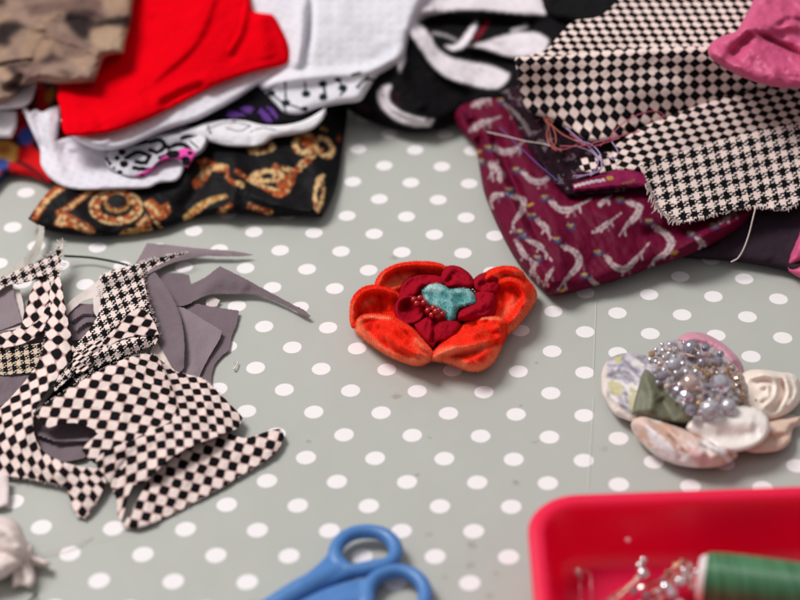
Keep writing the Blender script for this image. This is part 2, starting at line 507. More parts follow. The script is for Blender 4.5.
M_THREADO = plain('orange_thread', lin(176, 96, 84), .25, 0)
M_THREADB = plain('violet_thread', lin(84, 70, 130), .2, 0)
M_THREADK = plain('dark_green_thread', lin(48, 58, 50), .2, 0)
M_CHIFFON, _nt, _p = new_mat('pale_chiffon', rough=.6, sheen=.3)
_p.inputs['Base Color'].default_value = lin(238, 222, 218); _p.inputs['Alpha'].default_value = .72

# ------------------------------------------------------------------ back left heap
def paint_gold(V):
    k = Ink(V, (15, 13, 16)); G, G2, R, R2 = (216, 176, 124), (176, 134, 74), (176, 84, 40), (132, 58, 28)
    k.stroke([(34, 220), (40, 208), (48, 196), (62, 184), (78, 176)], [3, 5, 6, 5], R); k.stroke([(37, 214), (46, 202), (60, 190)], [1, 2, 1.5], G)
    k.stroke([(60, 213), (72, 205), (84, 196), (98, 188)], [4, 3.4, 3, 2], R); k.stroke([(62, 211), (76, 202), (92, 190)], [1.6, 1.6, 1], G)
    k.poly([(54, 224), (60, 213), (70, 214), (80, 220), (90, 225), (96, 231), (92, 235), (80, 231), (70, 227), (60, 227)], R)
    k.poly([(54, 224), (61, 214), (66, 218), (63, 226)], G); k.stroke([(72, 220), (82, 225), (90, 232)], 1.6, G); k.ell((80, 228), 4, 2.4, G2)
    c = (116, 207); k.ell(c, 27, 18, G); k.ell(c, 24, 15.4, (30, 24, 24)); k.ring(c, 20, 12.8, 2.2, R)
    for q in range(14):
        a = q / 14 * 2 * math.pi; k.ell((c[0] + 19.5 * math.cos(a), c[1] + 12.5 * math.sin(a)), 3.2, 2.4, G if q % 2 else R)
    k.ell((117, 203), 13, 9.5, G2); k.ell((117, 202), 11, 8.4, R2); k.ell((117, 201), 9.5, 7.4, (26, 22, 26))
    k.poly([(118, 236), (124, 230), (136, 228), (150, 224), (153, 231), (140, 235), (128, 237)], G2); k.poly([(136, 224), (146, 214), (151, 222), (147, 230), (138, 230)], R)
    k.stroke([(138, 226), (147, 217)], 1.5, G)
    k.poly([(144, 202), (152, 198), (160, 206), (168, 202), (171, 212), (164, 219), (153, 218), (148, 212)], R); k.stroke([(146, 204), (152, 207), (158, 214)], 2, G); k.ell((166, 209), 2, 4, R2)
    k.stroke([(152, 217), (158, 224), (164, 231)], 1.4, G)
    k.poly([(196, 160), (206, 158), (218, 164), (228, 167), (226, 172), (212, 171), (206, 180), (199, 188), (193, 188), (193, 181), (202, 172), (200, 166)], R)
    k.stroke([(200, 177), (207, 170), (218, 167), (226, 167)], 2.6, G); k.stroke([(226, 168), (228, 178), (235, 184)], 2, R); k.ell((240, 184), 5, 3, G, 30)
    k.stroke([(237, 171), (246, 178), (262, 186), (279, 196)], 2.2, R); k.stroke([(240, 174), (256, 184), (277, 190)], 1.3, G)
    k.poly([(276, 168), (286, 174), (296, 170), (294, 184), (286, 195), (278, 198), (277, 188)], R); k.ring((267, 176), 12, 5, 2.2, G, -4); k.ell((276, 167), 4, 3, R)
    k.stroke([(283, 168), (296, 172)], 2.2, G)
    for q, (x, y) in enumerate([(299, 168), (303, 164), (308, 160), (312, 155)]): k.ring((x, y), 3.4, 2.6, 1.2, (R, G)[q % 2], -40)
    k.ell((262, 148), 14, 6, G, -10); k.ell((264, 147), 6, 2.4, (30, 26, 28), -10); k.ell((252, 152), 3, 2, G)
    k.ring((303, 144), 8, 8, 3, G, -30); k.ell((308, 140), 8, 7, R); k.ell((317, 151), 6, 4, R); k.ring((324, 147), 7, 10, 2, G, -40); k.stroke([(322, 128), (326, 130)], 1.6, G2)
    k.ring((319, 194), 4, 13, 1.7, G, 4); k.ell((323, 176), 2, 2, G); k.ell((339, 138), 2, 4, R2)
    k.stroke([(187, 218), (198, 208), (212, 200), (226, 196)], [4, 4, 3, 2], G2); k.stroke([(190, 216), (205, 206)], 1.2, R)
    k.stroke([(220, 212), (230, 206)], 3, R2); k.stroke([(222, 211), (228, 207)], 1.2, G2); k.stroke([(250, 206), (262, 210), (270, 212)], 3, R2); k.stroke([(254, 207), (262, 210)], 1.2, G2)
    base = np.array(lin(15, 13, 16)[:3]); on = np.abs(k.c - base).sum(1) > .02
    n1, n2 = fbm2(V, 5.5, 41, 2, .5, 1.4), fbm2(V, 4.5, 57, 2)
    k.put(on & (n2 > .34), R2); k.put(on & (n2 < -.42), G); k.put(on & (np.abs(n1) < .055), (40, 24, 18))
    return k.c
cloth('folded_fabric', Patch([(28, 219, .7), (36, 207, .7), (46, 194, .8), (58, 183, .9), (80, 160, 1.0), (140, 120, 1.0), (230, 85, 1.0), (330, 80, 1.0), (347, 104, .5), (344, 140, .25), (338, 180, .25), (331, 200, .2), (322, 217, .2), (300, 216, .25), (270, 216, .3), (240, 214, .4), (215, 214, .35), (190, 219, .25), (160, 229, .2), (130, 234, .2), (100, 236, .2), (70, 234, .25), (45, 230, .4), (36, 224, .6)],
    1.15, .45, 16, ctrl=[(200, 170, .9), (280, 160, .9), (120, 180, .95), (240, 120, .9), (300, 110, .9)],
    ridges=[([(232, 150), (236, 180), (228, 214)], .22, 9), ([(205, 150), (200, 185), (180, 214)], -.3, 10), ([(300, 140), (318, 170), (322, 212)], .2, 9), ([(60, 190), (90, 225), (110, 234)], .12, 8), ([(240, 190), (280, 205), (318, 214)], .2, 6)],
    wr=(.10, 22, .4, 1.6), skirt=.2, paint=paint_gold, soften=1), M_SILK,
    'black folded fabric with a rust and gold medallion print, lowest in the left heap', 'fabric', 'folded fabrics in the back left heap')

def paint_multi(V):
    k = Ink(V, (30, 22, 30)); k.blobs(16, .1, (206, 20, 28), 4); k.poly([(16, 148), (38, 150), (50, 168), (52, 182), (20, 176), (14, 160)], (214, 18, 24)); k.stroke([(16, 160), (30, 168), (44, 178)], 2, (40, 20, 26))
    k.poly([(-10, 142), (6, 140), (18, 146), (16, 160), (4, 162), (-10, 160)], (222, 164, 84)); k.ell((4, 150), 7, 5, (180, 112, 50)); k.ell((0, 164), 9, 6, (58, 82, 160)); k.ell((26, 136), 8, 9, (70, 96, 188), 20)
    k.ell((50, 96), 5, 8, (214, 140, 50), 20); k.ell((44, 108), 6, 5, (210, 22, 28)); k.poly([(-20, 172), (4, 174), (2, 190), (-20, 196)], (34, 48, 88))
    k.ell((24, 120), 5, 6, (190, 24, 30)); return k.c
cloth('folded_fabric', Patch([(-40, 90, 1.4), (20, 80, 1.6), (62, 82, 1.6), (70, 110, 1.3), (66, 150, .8), (54, 184, .4), (44, 182, .3), (30, 176, .25), (8, 176, .2), (-8, 190, .2), (-40, 196, .2)], 1.5, .35, 10, wr=(.06, 16, .2, 1.5), skirt=.2, soften=2, paint=paint_multi), M_PRINT,
    'red, blue and yellow print fabric poking out at the left edge of the heap', 'fabric', 'folded fabrics in the back left heap')
cloth('fabric_scrap', Patch([(-30, 102, 2.9), (0, 98, 3.0), (22, 84, 3.1), (34, 79, 3.1), (36, 86, 3.0), (31, 102, 2.8), (20, 108, 2.7), (0, 110, 2.7), (-30, 114, 2.7)], 2.5, .25, 8, wr=(.06, 14, 0, 1), skirt=.25), M_WHITE,
    'white scrap tucked under the camouflage cloth', 'fabric scrap', 'small scraps in the back left heap')
cloth('fabric_scrap', Patch([(-30, 112, 2.3), (2, 110, 2.4), (17, 111, 2.4), (17, 126, 2.1), (12, 138, 1.9), (0, 138, 1.9), (-30, 138, 1.9)], 2.5, .3, 8, wr=(.06, 14, 0, 1), skirt=.25), M_WHITE,
    'white scrap lying on the red, blue and yellow print at the edge', 'fabric scrap', 'small scraps in the back left heap')
def paint_emb(V):
    k = Ink(V, (226, 221, 230)); u = (V[:, 0] * .9 + V[:, 1] * .45) / 9; v = (V[:, 1] * 1.2 - V[:, 0] * .5) / 9
    k.put((np.cos(u * 6.283) + np.cos(v * 6.283)) > .9, (217, 212, 222)); return k.c
cloth('folded_fabric', Patch([(22, 106, 2.7), (30, 112, 2.6), (36, 109, 2.62), (42, 112, 2.6), (52, 107, 2.7), (61, 105, 2.75), (60, 120, 2.5), (57, 140, 2.0), (80, 134, 1.7), (140, 110, 1.55), (210, 95, 1.5), (214, 125, 1.5), (204, 150, 1.5), (186, 162, 1.5), (183, 172, 1.45), (176, 181, 1.45), (160, 183, 1.45), (148, 188, 1.42), (120, 189, 1.42), (82, 190, 1.4), (64, 187, 1.4), (50, 178, 1.4), (41, 165, 1.5), (40, 150, 1.65), (33, 134, 2.1), (26, 118, 2.5)],
    1.8, .14, 5, ridges=[([(48, 110), (50, 140), (62, 176)], .14, 6), ([(36, 112), (44, 150)], -.14, 3), ([(70, 168), (120, 178), (170, 174)], .08, 8), ([(60, 148), (84, 158), (104, 160)], -.14, 5), ([(64, 150), (90, 146), (110, 150)], .12, 4)], wr=((.07, 22, .2, 1.6), (.03, 9, .6, 1.6)), skirt=.3, paint=paint_emb), M_PRINT,
    'white fabric with a torn upright corner, draped over the medallion print', 'fabric', 'folded fabrics in the back left heap')
cloth('folded_fabric', Patch([(186, 126, 1.9), (215, 104, 2.0), (250, 84, 2.2), (300, 80, 2.3), (328, 92, 2.0), (324, 112, 1.7), (305, 124, 1.6), (250, 126, 1.6), (210, 128, 1.7)], 1.6, .3, 9, wr=(.1, 15, .3, 1.5), skirt=.3,
    paint=lambda V: Ink(V, (15, 13, 16)).ell((240, 112), 14, 4.5, (92, 54, 132), -12).ell((268, 114), 10, 7, (98, 58, 142), 30).stroke([(232, 108), (246, 114), (258, 120)], 1.6, (18, 14, 22)).stroke([(262, 106), (270, 114), (276, 122)], 1.8, (18, 14, 22)).ell((258, 118), 4, 5, (18, 14, 22)).ell((290, 108), 8, 3, (90, 52, 130), -10).c), M_PRINT,
    'black and purple fabric showing in the gap under the music note cloth', 'fabric', 'folded fabrics in the back left heap')
def paint_line(V):
    k = Ink(V, (232, 228, 233)); D = (96, 92, 104)
    k.stroke([(206, 130), (220, 124), (236, 122), (250, 126), (240, 131), (226, 128)], .6, D); k.stroke([(208, 126), (211, 134)], .8, D); k.stroke([(250, 132), (262, 128), (276, 130)], .5, D); k.stroke([(214, 140), (232, 142)], .5, (150, 146, 156)); k.stroke([(284, 124), (300, 120)], .5, D)
    return k.c
cloth('folded_fabric', Patch([(176, 134, 2.2), (192, 128, 2.2), (206, 123, 2.2), (226, 120, 2.1), (246, 121, 2.05), (264, 125, 2.0), (285, 125, 2.0), (305, 120, 2.05), (326, 108, 2.15), (323, 119, 2.0), (311, 130, 1.8), (292, 135, 1.75), (274, 138, 1.7), (262, 145, 1.65), (246, 147, 1.65), (226, 146, 1.7), (206, 141, 1.8), (190, 138, 1.9)], 1.2, .14, 5, ridges=[([(196, 130), (240, 136), (300, 126)], .08, 6), ([(230, 122), (250, 132), (252, 146)], -.06, 4)], wr=(.05, 16, .1, 1.6), skirt=.25, paint=paint_line), M_PRINT,
    'white fabric with thin grey line drawings, wedged above the medallion print', 'fabric', 'folded fabrics in the back left heap')
def paint_scroll(V):
    k = Ink(V, (186, 184, 192)); B = (15, 13, 16)
    k.poly([(104, 160), (112, 147), (124, 143), (126, 160), (130, 178), (116, 174)], (208, 204, 212))
    for p in ([(126, 158), (138, 152), (150, 156), (146, 163), (136, 162)], [(150, 142), (160, 140), (166, 146), (158, 152), (150, 150)], [(168, 148), (180, 144), (190, 148)], [(134, 144), (146, 142)], [(160, 158), (170, 155), (178, 157)], [(182, 138), (196, 134)], [(134, 168), (150, 170)]): k.stroke(p, 2.2, B)
    k.stroke([(106, 158), (110, 164)], 1.6, B)
    for c, r in (((122, 152), 4), ((124, 164), 4.4), ((117, 158), 3), ((120, 172), 2.6), ((114, 168), 1.8)): k.ell(c, r, r * .8, B)
    k.poly([(134, 176), (150, 168), (162, 158), (174, 152), (186, 148), (196, 152), (192, 164), (186, 170), (180, 160), (166, 160), (152, 172), (142, 178)], (226, 78, 168))
    for c, rx, ry in (((173, 154), 7, 4.2), ((186, 161), 4.5, 5), ((190, 153), 2.6, 2), ((160, 163), 2.6, 1.6), ((142, 175), 2, 1.4)): k.ell(c, rx, ry, B)
    k.poly([(186, 142), (200, 134), (206, 140), (200, 150), (192, 148)], (226, 222, 228)); k.stroke([(190, 141), (198, 148)], .8, B)
    return k.c
cloth('fabric_scrap', Patch([(105, 160, 1.85), (109, 151, 1.95), (118, 145, 2.05), (132, 139, 1.85), (152, 135, 2.15), (176, 133, 2.15), (198, 129, 1.85), (208, 136, 2.05), (204, 148, 1.95), (196, 155, 1.95), (188, 168, 1.7), (183, 166, 1.7), (177, 160, 1.8), (168, 159, 1.85), (158, 163, 1.85), (150, 172, 1.8), (138, 177, 1.7), (126, 176, 1.7), (116, 172, 1.7), (108, 167, 1.8)], 1, .16, 5, ridges=[([(128, 160), (150, 150), (190, 146)], -.2, 6), ([(150, 170), (165, 158), (186, 156)], .15, 3)], wr=(.05, 10, 0, 1), skirt=.3, paint=paint_scroll), M_PRINT,
    'rolled scrap with black scroll print and a bright pink dotted edge', 'fabric scrap', 'small scraps in the back left heap')
cloth('folded_fabric', Patch([(60, 120, 3.0), (170, 60, 3.4), (262, -40, 5), (313, -40, 5), (311, 0, 4.4), (308, 36, 3.8), (304, 62, 3.2), (303, 77, 2.6), (290, 80, 2.5), (272, 82, 2.5), (257, 86, 2.5), (236, 100, 2.4), (214, 112, 2.4), (198, 120, 2.35), (165, 131, 2.3), (130, 146, 2.3), (112, 150, 2.3), (96, 149, 2.35), (76, 140, 2.5)], 1.6, .45, 7, ctrl=[(150, 110, 2.6), (220, 76, 2.7), (100, 128, 2.5)], ridges=[([(302, 0), (300, 40), (296, 70)], .12, 5), ([(84, 138), (100, 142), (112, 138)], .15, 4)], wr=(.05, 20, -.4, 2), skirt=.7, inset=6, paint=paint_emb), M_PRINT,
    'white fabric rolled at the edge directly under the red cloth', 'fabric', 'folded fabrics in the back left heap')
def paint_note(V):
    k = Ink(V, (228, 224, 232)); B = (30, 40, 44)
    u = V[:, 0] / 10; v = V[:, 1] / 8
    k.put(((np.cos(u * 6.283) + np.cos(v * 6.283)) > 1.1) & (V[:, 1] < 66), (219, 214, 224))
    k.poly([(372, 45), (388, 40), (392, 52), (384, 62), (370, 58)], (214, 212, 220))
    k.stroke([(264, 90), (272, 94), (283, 104), (286, 112)], .9, B)
    for c in ((271, 93), (286, 103), (306, 94), (323, 84), (323, 97), (343, 88)): k.ell(c, 4.4, 3.8, B)
    k.ell((338, 80), 4, 2.6, B); k.ell((305, 109), 3.2, 2.6, B)
    k.stroke([(285, 82), (286, 103)], 1, B); k.stroke([(305, 82), (306, 94)], 1, B); k.stroke([(288, 104), (302, 109)], .9, B); k.stroke([(323, 84), (326, 97)], 1.2, B); k.stroke([(338, 80), (346, 90), (340, 95)], 1.1, B)
    k.stroke([(352, 75), (360, 73)], 1.4, B); k.stroke([(357, 87), (366, 79), (373, 80)], 1.2, B); k.stroke([(366, 79), (368, 74)], .8, B); k.ell((358, 87), 2.6, 1.4, B); k.stroke([(264, 90), (274, 87)], .8, B)
    return k.c
cloth('folded_fabric', Patch([(305, -40, 5), (450, -40, 5.2), (424, 0, 4.4), (412, 30, 3.6), (404, 60, 2.8), (400, 67, 2.5), (380, 76, 2.3), (368, 90, 2.15), (360, 101, 2.05), (342, 104, 2.0), (320, 108, 1.95), (300, 115, 1.9), (285, 114, 1.9), (276, 106, 2.0), (264, 93, 2.2), (256, 84, 2.4), (280, 66, 2.9), (306, 40, 3.6)], 1.15, .45, 10, ridges=[([(312, 0), (309, 40), (305, 70)], -.12, 4), ([(262, 84), (300, 78), (370, 70), (402, 52)], .25, 6)], wr=((.07, 26, .3, 1.8), (.012, 10, 0, 1)), skirt=.5, paint=paint_note), M_PRINT,
    'white fabric printed with black music notes, hanging over its front fold', 'fabric', 'folded fabrics in the back left heap')
cloth('folded_fabric', Patch([(160, -40, 5.6), (225, -40, 5.8), (248, -10, 5.2), (253, 10, 4.9), (262, 13, 4.8), (273, 15, 4.7), (281, 28, 4.4), (288, 44, 4.0), (290, 60, 3.5), (284, 65, 3.4), (266, 69, 3.45), (240, 76, 3.4), (214, 86, 3.35), (190, 98, 3.3), (150, 118, 3.25), (118, 130, 3.25), (98, 134, 3.25), (76, 136, 3.25), (66, 135, 3.3), (62, 128, 3.3), (61, 112, 3.4), (57, 96, 3.5), (62, 80, 3.6), (100, 40, 4.0)], 2, .22, 7,
    ridges=[([(251, 0), (247, 26), (238, 46), (226, 62)], -.16, 6), ([(247, 0), (241, 30), (228, 54)], .2, 7, 1), ([(262, 14), (262, 34), (268, 60)], .14, 9), ([(206, 84), (184, 93), (160, 106)], -.22, 5), ([(214, 78), (180, 88), (150, 102)], .14, 7), ([(70, 122), (110, 118), (150, 104)], .14, 9), ([(216, -10), (196, 40), (150, 84)], .16, 18, -1), ([(150, 10), (140, 50), (110, 90)], -.14, 14), ([(80, 104), (96, 112), (104, 130)], -.08, 5)], wr=((.05, 36, -.4, 1.8), (.02, 10, -.6, 2.4)), skirt=.6), M_RED,
    'bright red fabric folded across the top of the left heap', 'fabric', 'folded fabrics in the back left heap')
def paint_camo(V):
    k = Ink(V, (146, 120, 106)); k.blobs(20, .10, (110, 84, 78), 11, -.2, 2.4); k.blobs(18, .34, (168, 138, 116), 23, .3, 2); k.blobs(17, .45, (58, 42, 42), 31, .1, 2.4)
    D = (44, 34, 34); k.poly([(64, 14), (76, 10), (90, 20), (110, 18), (132, 14), (130, 28), (112, 26), (92, 26), (90, 38), (84, 41), (76, 36), (66, 24)], D)
    k.poly([(-5, 24), (14, 20), (26, 26), (10, 38), (-5, 42)], D); k.poly([(90, 30), (108, 26), (128, 30), (124, 54), (106, 52), (92, 44)], (166, 138, 116)); k.poly([(30, 26), (44, 26), (54, 40), (46, 56), (30, 60), (18, 56)], (156, 128, 108)); k.poly([(50, 30), (70, 34), (84, 44), (92, 54), (70, 58), (56, 44)], (128, 102, 92))
    k.poly([(24, 6), (60, 0), (96, 4), (100, 10), (60, 12), (30, 18)], (108, 84, 76)); k.poly([(96, -6), (140, -6), (134, 10), (110, 10)], (158, 128, 106))
    return k.c
cloth('folded_fabric', Patch([(-60, -40, 5.5), (150, -40, 5.8), (134, 0, 5.3), (131, 22, 5.0), (126, 42, 4.8), (124, 54, 4.65), (114, 55, 4.6), (105, 58, 4.5), (101, 66, 4.4), (95, 83, 4.15), (70, 84, 4.05), (50, 83, 3.9), (36, 82, 3.8), (20, 90, 3.6), (6, 102, 3.4), (-12, 108, 3.3), (-60, 108, 3.3)], 1.5, .4, 9,
    ridges=[([(-20, 66), (10, 60), (36, 57)], .2, 7, 1), ([(24, 66), (60, 72), (96, 74)], .2, 7), ([(36, 24), (60, 36), (104, 56)], .3, 6), ([(0, 84), (20, 74), (40, 78)], .25, 6), ([(20, 30), (60, 12), (130, 16)], .18, 8), ([(34, 60), (24, 74), (4, 96)], -.2, 5)], wr=((.14, 20, .3, 1.7), (.05, 8, -.3, 2)), skirt=.6, paint=paint_camo, soften=5), M_PRINT,
    'brown and tan camouflage fabric crumpled on top of the left heap', 'fabric', 'folded fabrics in the back left heap')

# ------------------------------------------------------------------ back middle
def paint_stripe(V):
    k = Ink(V, (15, 13, 16)); W = (232, 222, 228)
    k.blobs(24, .35, (44, 22, 30), 5, mask=(V[:, 1] > 92) & (V[:, 0] < 412))
    k.poly([(392, -30), (545, -40), (547, 0), (546, 14), (524, 14), (498, 11), (470, 9), (446, 11), (430, 16), (416, 22), (404, 28), (398, 10)], W)
    k.poly([(406, 20), (420, 24), (430, 36), (437, 48), (450, 57), (470, 62), (492, 66), (510, 74), (506, 82), (498, 88), (486, 88), (464, 83), (444, 75), (430, 62), (420, 47), (410, 32)], W)
    k.poly([(468, 46), (484, 42), (506, 35), (524, 32), (540, 34), (549, 40), (545, 50), (534, 58), (522, 59), (504, 55), (486, 49)], W)
    k.poly([(443, 45), (452, 50), (462, 48), (470, 40), (476, 28), (478, 21), (471, 26), (463, 37), (454, 45)], W)
    k.stroke([(432, 33), (444, 35), (456, 40)], 1, (180, 172, 178)); k.stroke([(475, 40), (482, 30), (488, 22)], 2, (128, 22, 40)); k.stroke([(512, 31), (526, 26)], 1.6, (190, 182, 186))
    k.poly([(378, 92), (385, 85), (392, 85), (389, 94), (391, 103), (402, 112), (416, 117), (434, 120), (430, 126), (414, 126), (398, 121), (386, 112), (379, 102)], W)
    k.poly([(398, 28), (403, 40), (405, 60), (400, 72), (396, 60)], W)
    return k.c
cloth('folded_fabric', Patch([(335, 98, 1.2), (372, 60, 2.2), (384, 0, 3.4), (392, -40, 4.2), (600, -40, 4.6), (612, 0, 3.8), (585, 40, 3.2), (560, 70, 2.6), (530, 96, 1.6), (500, 108, .8), (466, 116, .35), (452, 124, .25), (436, 130, .2), (408, 132, .2), (390, 128, .2), (372, 122, .2), (352, 112, .3)], 1.15, .9, 18,
    ridges=[([(404, 20), (416, 46), (434, 70), (470, 90)], .22, 12, 1), ([(416, 20), (460, 24), (545, 24)], -.55, 7), ([(470, 54), (510, 64), (545, 60)], -.35, 5), ([(446, 52), (466, 48), (478, 22)], .12, 5), ([(384, 86), (392, 108), (430, 124)], .14, 9, 1), ([(396, 50), (406, 90), (424, 112)], .2, 8), ([(404, 0), (410, 14), (436, 10)], .2, 6)], wr=((.1, 26, .5, 1.8), (.04, 10, .6, 2)), skirt=.2, paint=paint_stripe, soften=2), M_PRINT,
    'black fabric with bold white stripes bunched between the two heaps', 'fabric')
cloth('folded_fabric', Patch([(525, -50, 5.2), (650, -50, 5.6), (634, -10, 5.2), (623, 2, 5.0), (618, 16, 4.7), (606, 25, 4.5), (590, 26, 4.4), (568, 22, 4.3), (548, 16, 4.3), (540, 0, 4.5)], 3, .5, 10, wr=(.15, 20, 0, 1.5), skirt=1.2, inset=4), M_BLACK,
    'plain black fabric behind the checked cloth, at the top edge', 'fabric')

# ------------------------------------------------------------------ right heap
def paint_dogs(V):
    k = Ink(V, (98, 4, 42)); n = fbm2(V, 5, 2); k.c *= (1 + .2 * n[:, None]); c0 = k.c.copy(); n2 = fbm2(V, 2.2, 9, 2)
    DOG, D2 = (186, 166, 168), (120, 92, 102)
    dogs = [([(472, 106), (482, 101), (494, 95)], 3, None), ([(470, 131), (480, 124), (494, 119)], 3.4, None), ([(506, 104), (514, 112), (522, 121)], 3, (501, 101)), ([(493, 147), (503, 152), (514, 150), (522, 143)], 3.4, (489, 148)),
        ([(491, 163), (494, 170), (490, 176)], 4, (481, 162)), ([(522, 172), (531, 180), (541, 182), (549, 177), (557, 174)], 3, (516, 170)), ([(505, 194), (494, 196), (489, 206)], 3, (509, 194)),
        ([(513, 196), (524, 200), (522, 211), (515, 220), (512, 229)], 3.2, (510, 190)), ([(551, 202), (559, 209), (570, 210), (585, 202)], 3.4, (545, 198)), ([(537, 220), (545, 227), (551, 236)], 3.2, (532, 216)),
        ([(594, 232), (604, 226), (616, 217)], 2.6, (571, 226)), ([(598, 206), (604, 201), (610, 196)], 2.4, None), ([(628, 202), (640, 207), (636, 216), (628, 224), (622, 232)], 3.6, (620, 200)),
        ([(654, 227), (666, 234), (672, 242), (667, 252), (656, 259), (651, 265)], 3.8, (649, 222)), ([(606, 256), (614, 266), (625, 269), (635, 260), (645, 248)], 3.4, (598, 253)), ([(697, 238), (702, 243), (706, 246)], 3, (691, 234)),
        ([(563, 246), (576, 253), (579, 264), (570, 275), (561, 286)], 3.6, (557, 240)), ([(590, 279), (598, 286), (604, 288)], 2.6, (585, 276)), ([(553, 268), (548, 276), (545, 283)], 2.2, None), ([(528, 240), (540, 246), (548, 256)], 2.8, (523, 236)), ([(516, 240), (524, 254), (534, 262)], 3, (520, 232)), ([(536, 262), (532, 272), (540, 280)], 2.6, (538, 258)), ([(608, 178), (622, 174), (634, 170)], 1.6, None), ([(500, 182), (500, 172), (498, 164)], 2.6, None), ([(585, 184), (600, 180), (612, 178)], 1.4, None), ([(720, 222), (732, 214)], 2, (714, 226)), ([(574, 236), (586, 240), (592, 246)], 0, (571, 227))]
    for body, w, ball in dogs:
        if w:
            w *= .9; k.stroke(body, [w * .45, w * .95, w * 1.1, w * .7, w * .2], DOG)
            b = np.array(body, float); e = b[-1] + (b[-1] - b[-2]) * .45; k.stroke([tuple(b[-1]), tuple(e)], .7, DOG)
            m = b[len(b) // 2]; k.stroke([tuple(m), (m[0] - 3, m[1] + w + 3.5)], .8, DOG); k.stroke([(m[0] + 4, m[1]), (m[0] + 5, m[1] + w + 3)], .8, D2)
            k.stroke([(x, y + w * .15) for x, y in body], [.3, .5, .3], D2)
            k.ell(tuple(b[0] * .7 + b[1] * .3), w * 1.05, w * .9, DOG)
            if ball: k.ell(tuple(b[0]), 2.4, 1.8, DOG); k.stroke([tuple(b[0]), (b[0][0] + 2.5, b[0][1] - 2.8)], .7, D2)
            h_ = b[-2] * .4 + b[-1] * .6; k.stroke([tuple(h_), (h_[0] + 1.5, h_[1] + w + 4)], .9, DOG)
        if ball:
            k.ell(ball, 5.2, 3.9, (44, 48, 84)); k.ell((ball[0] - .4, ball[1] - 1.7), 3.8, 1.1, (176, 142, 70)); k.ell((ball[0] + 1, ball[1] + 1.3), 3.2, .9, (50, 92, 122)); k.ell((ball[0] - 1, ball[1] + .1), 3, .6, (150, 84, 84))
    thin = n2 < -.22; k.c[thin] = .45 * k.c[thin] + .55 * c0[thin]
    for c in ((563, 290), (675, 253), (602, 288), (530, 205), (478, 152)): k.ell(c, 4, 1.4, (178, 142, 60), -25)
    return k.c
cloth('folded_fabric', Patch([(600, 206, .5), (640, 200, .8), (700, 190, 1), (790, 185, 1.6), (850, 190, 1.6), (850, 292, .2), (812, 281, .2), (798, 277, .2), (786, 271, .2), (770, 267, .2), (740, 262, .2), (716, 260, .2), (700, 259, .2), (680, 258, .2), (640, 262, .2), (600, 250, .2)], 2, .5, 12, wr=(.08, 18, 0, 1.5), skirt=.15), M_PLUM,
    'dark plum fabric flat on the table beneath the right heap', 'fabric', 'folded fabrics in the right heap')
burg = Patch([(452, 112, .5), (458, 101, .8), (474, 93, 1.0), (506, 84, 1.2), (560, 90, 1.3), (640, 120, 1.3), (720, 150, 1.3), (790, 180, 1.3), (780, 198, 1.3), (757, 209, 1.3), (742, 226, 1.1), (724, 238, .95), (700, 250, .8), (676, 260, .55), (650, 268, .4), (624, 278, .3), (600, 285, .25), (570, 293, .2), (556, 295, .2), (547, 294, .2), (538, 286, .2), (520, 266, .2), (505, 241, .2), (493, 216, .2), (484, 192, .2), (479, 166, .25), (476, 150, .35), (468, 140, .4), (458, 127, .4)], 1.1, .8, 16,
    ctrl=[(560, 230, 1.2), (620, 220, 1.3), (680, 210, 1.3), (520, 170, 1.1), (500, 120, 1.1), (600, 170, 1.2)],
    ridges=[([(478, 112), (494, 160), (516, 210), (540, 262), (556, 290)], .32, 8), ([(492, 130), (512, 180), (536, 236)], -.35, 5), ([(545, 200), (556, 240), (560, 290)], .2, 9), ([(458, 112), (464, 126), (478, 140)], .35, 6), ([(470, 118), (476, 132), (484, 150)], -.3, 4), ([(660, 262), (700, 238), (748, 214)], .25, 7), ([(640, 236), (690, 226), (740, 206)], -.25, 7), ([(580, 204), (620, 218), (680, 208)], .12, 10)], wr=((.12, 20, 1.0, 2),), skirt=.25, paint=paint_dogs, soften=1)
cloth('folded_fabric', burg, M_SILK, 'burgundy silk printed with pale running dogs and balls, bottom of the right heap', 'fabric', 'folded fabrics in the right heap')
def paint_under(V):
    k = Ink(V, (30, 14, 22)); k.blobs(10, .25, (56, 18, 36), 3); k.blobs(7, .4, (96, 82, 88), 8); k.stroke([(505, 104), (520, 118), (530, 134)], 2, (110, 96, 100)); return k.c
cloth('fabric_scrap', Patch([(500, 92, 2.6), (520, 86, 2.9), (560, 95, 3.2), (620, 110, 3.2), (650, 150, 3.0), (655, 184, 2.6), (620, 192, 2.4), (590, 195, 2.35), (569, 196, 2.3), (562, 190, 2.35), (548, 174, 2.4), (534, 156, 2.45), (522, 136, 2.5), (510, 112, 2.55)], 1.6, .2, 8, ridges=[([(512, 100), (530, 140), (562, 186)], .12, 4), ([(560, 160), (600, 170), (650, 166)], -.25, 10)], wr=(.1, 14, .8, 1.6), skirt=.25, paint=paint_under), M_PRINT,
    'dark reverse side of a burgundy scrap folded back under the checks', 'fabric scrap', 'folded fabrics in the right heap')
cloth('fabric_scrap', Patch([(572, 184, 2.75), (590, 178, 2.85), (620, 168, 3.0), (650, 158, 3.0), (660, 176, 2.8), (646, 186, 2.65), (620, 188, 2.6), (596, 190, 2.6), (574, 192, 2.6)], 1.2, .15, 5, wr=(.05, 12, .2, 1.6), skirt=.15, paint=lambda V: Ink(V, (140, 28, 76)).stroke([(575, 186), (592, 182), (604, 180)], 1.5, (196, 180, 184)).ell((610, 178), 4, 2.2, (178, 142, 60)).stroke([(622, 184), (634, 180)], .8, (120, 90, 50)).stroke([(575, 190), (640, 184)], .8, (80, 16, 40)).c), M_SILK,
    'narrow burgundy strip tucked between the checked cloth and the dark fold', 'fabric scrap', 'folded fabrics in the right heap')
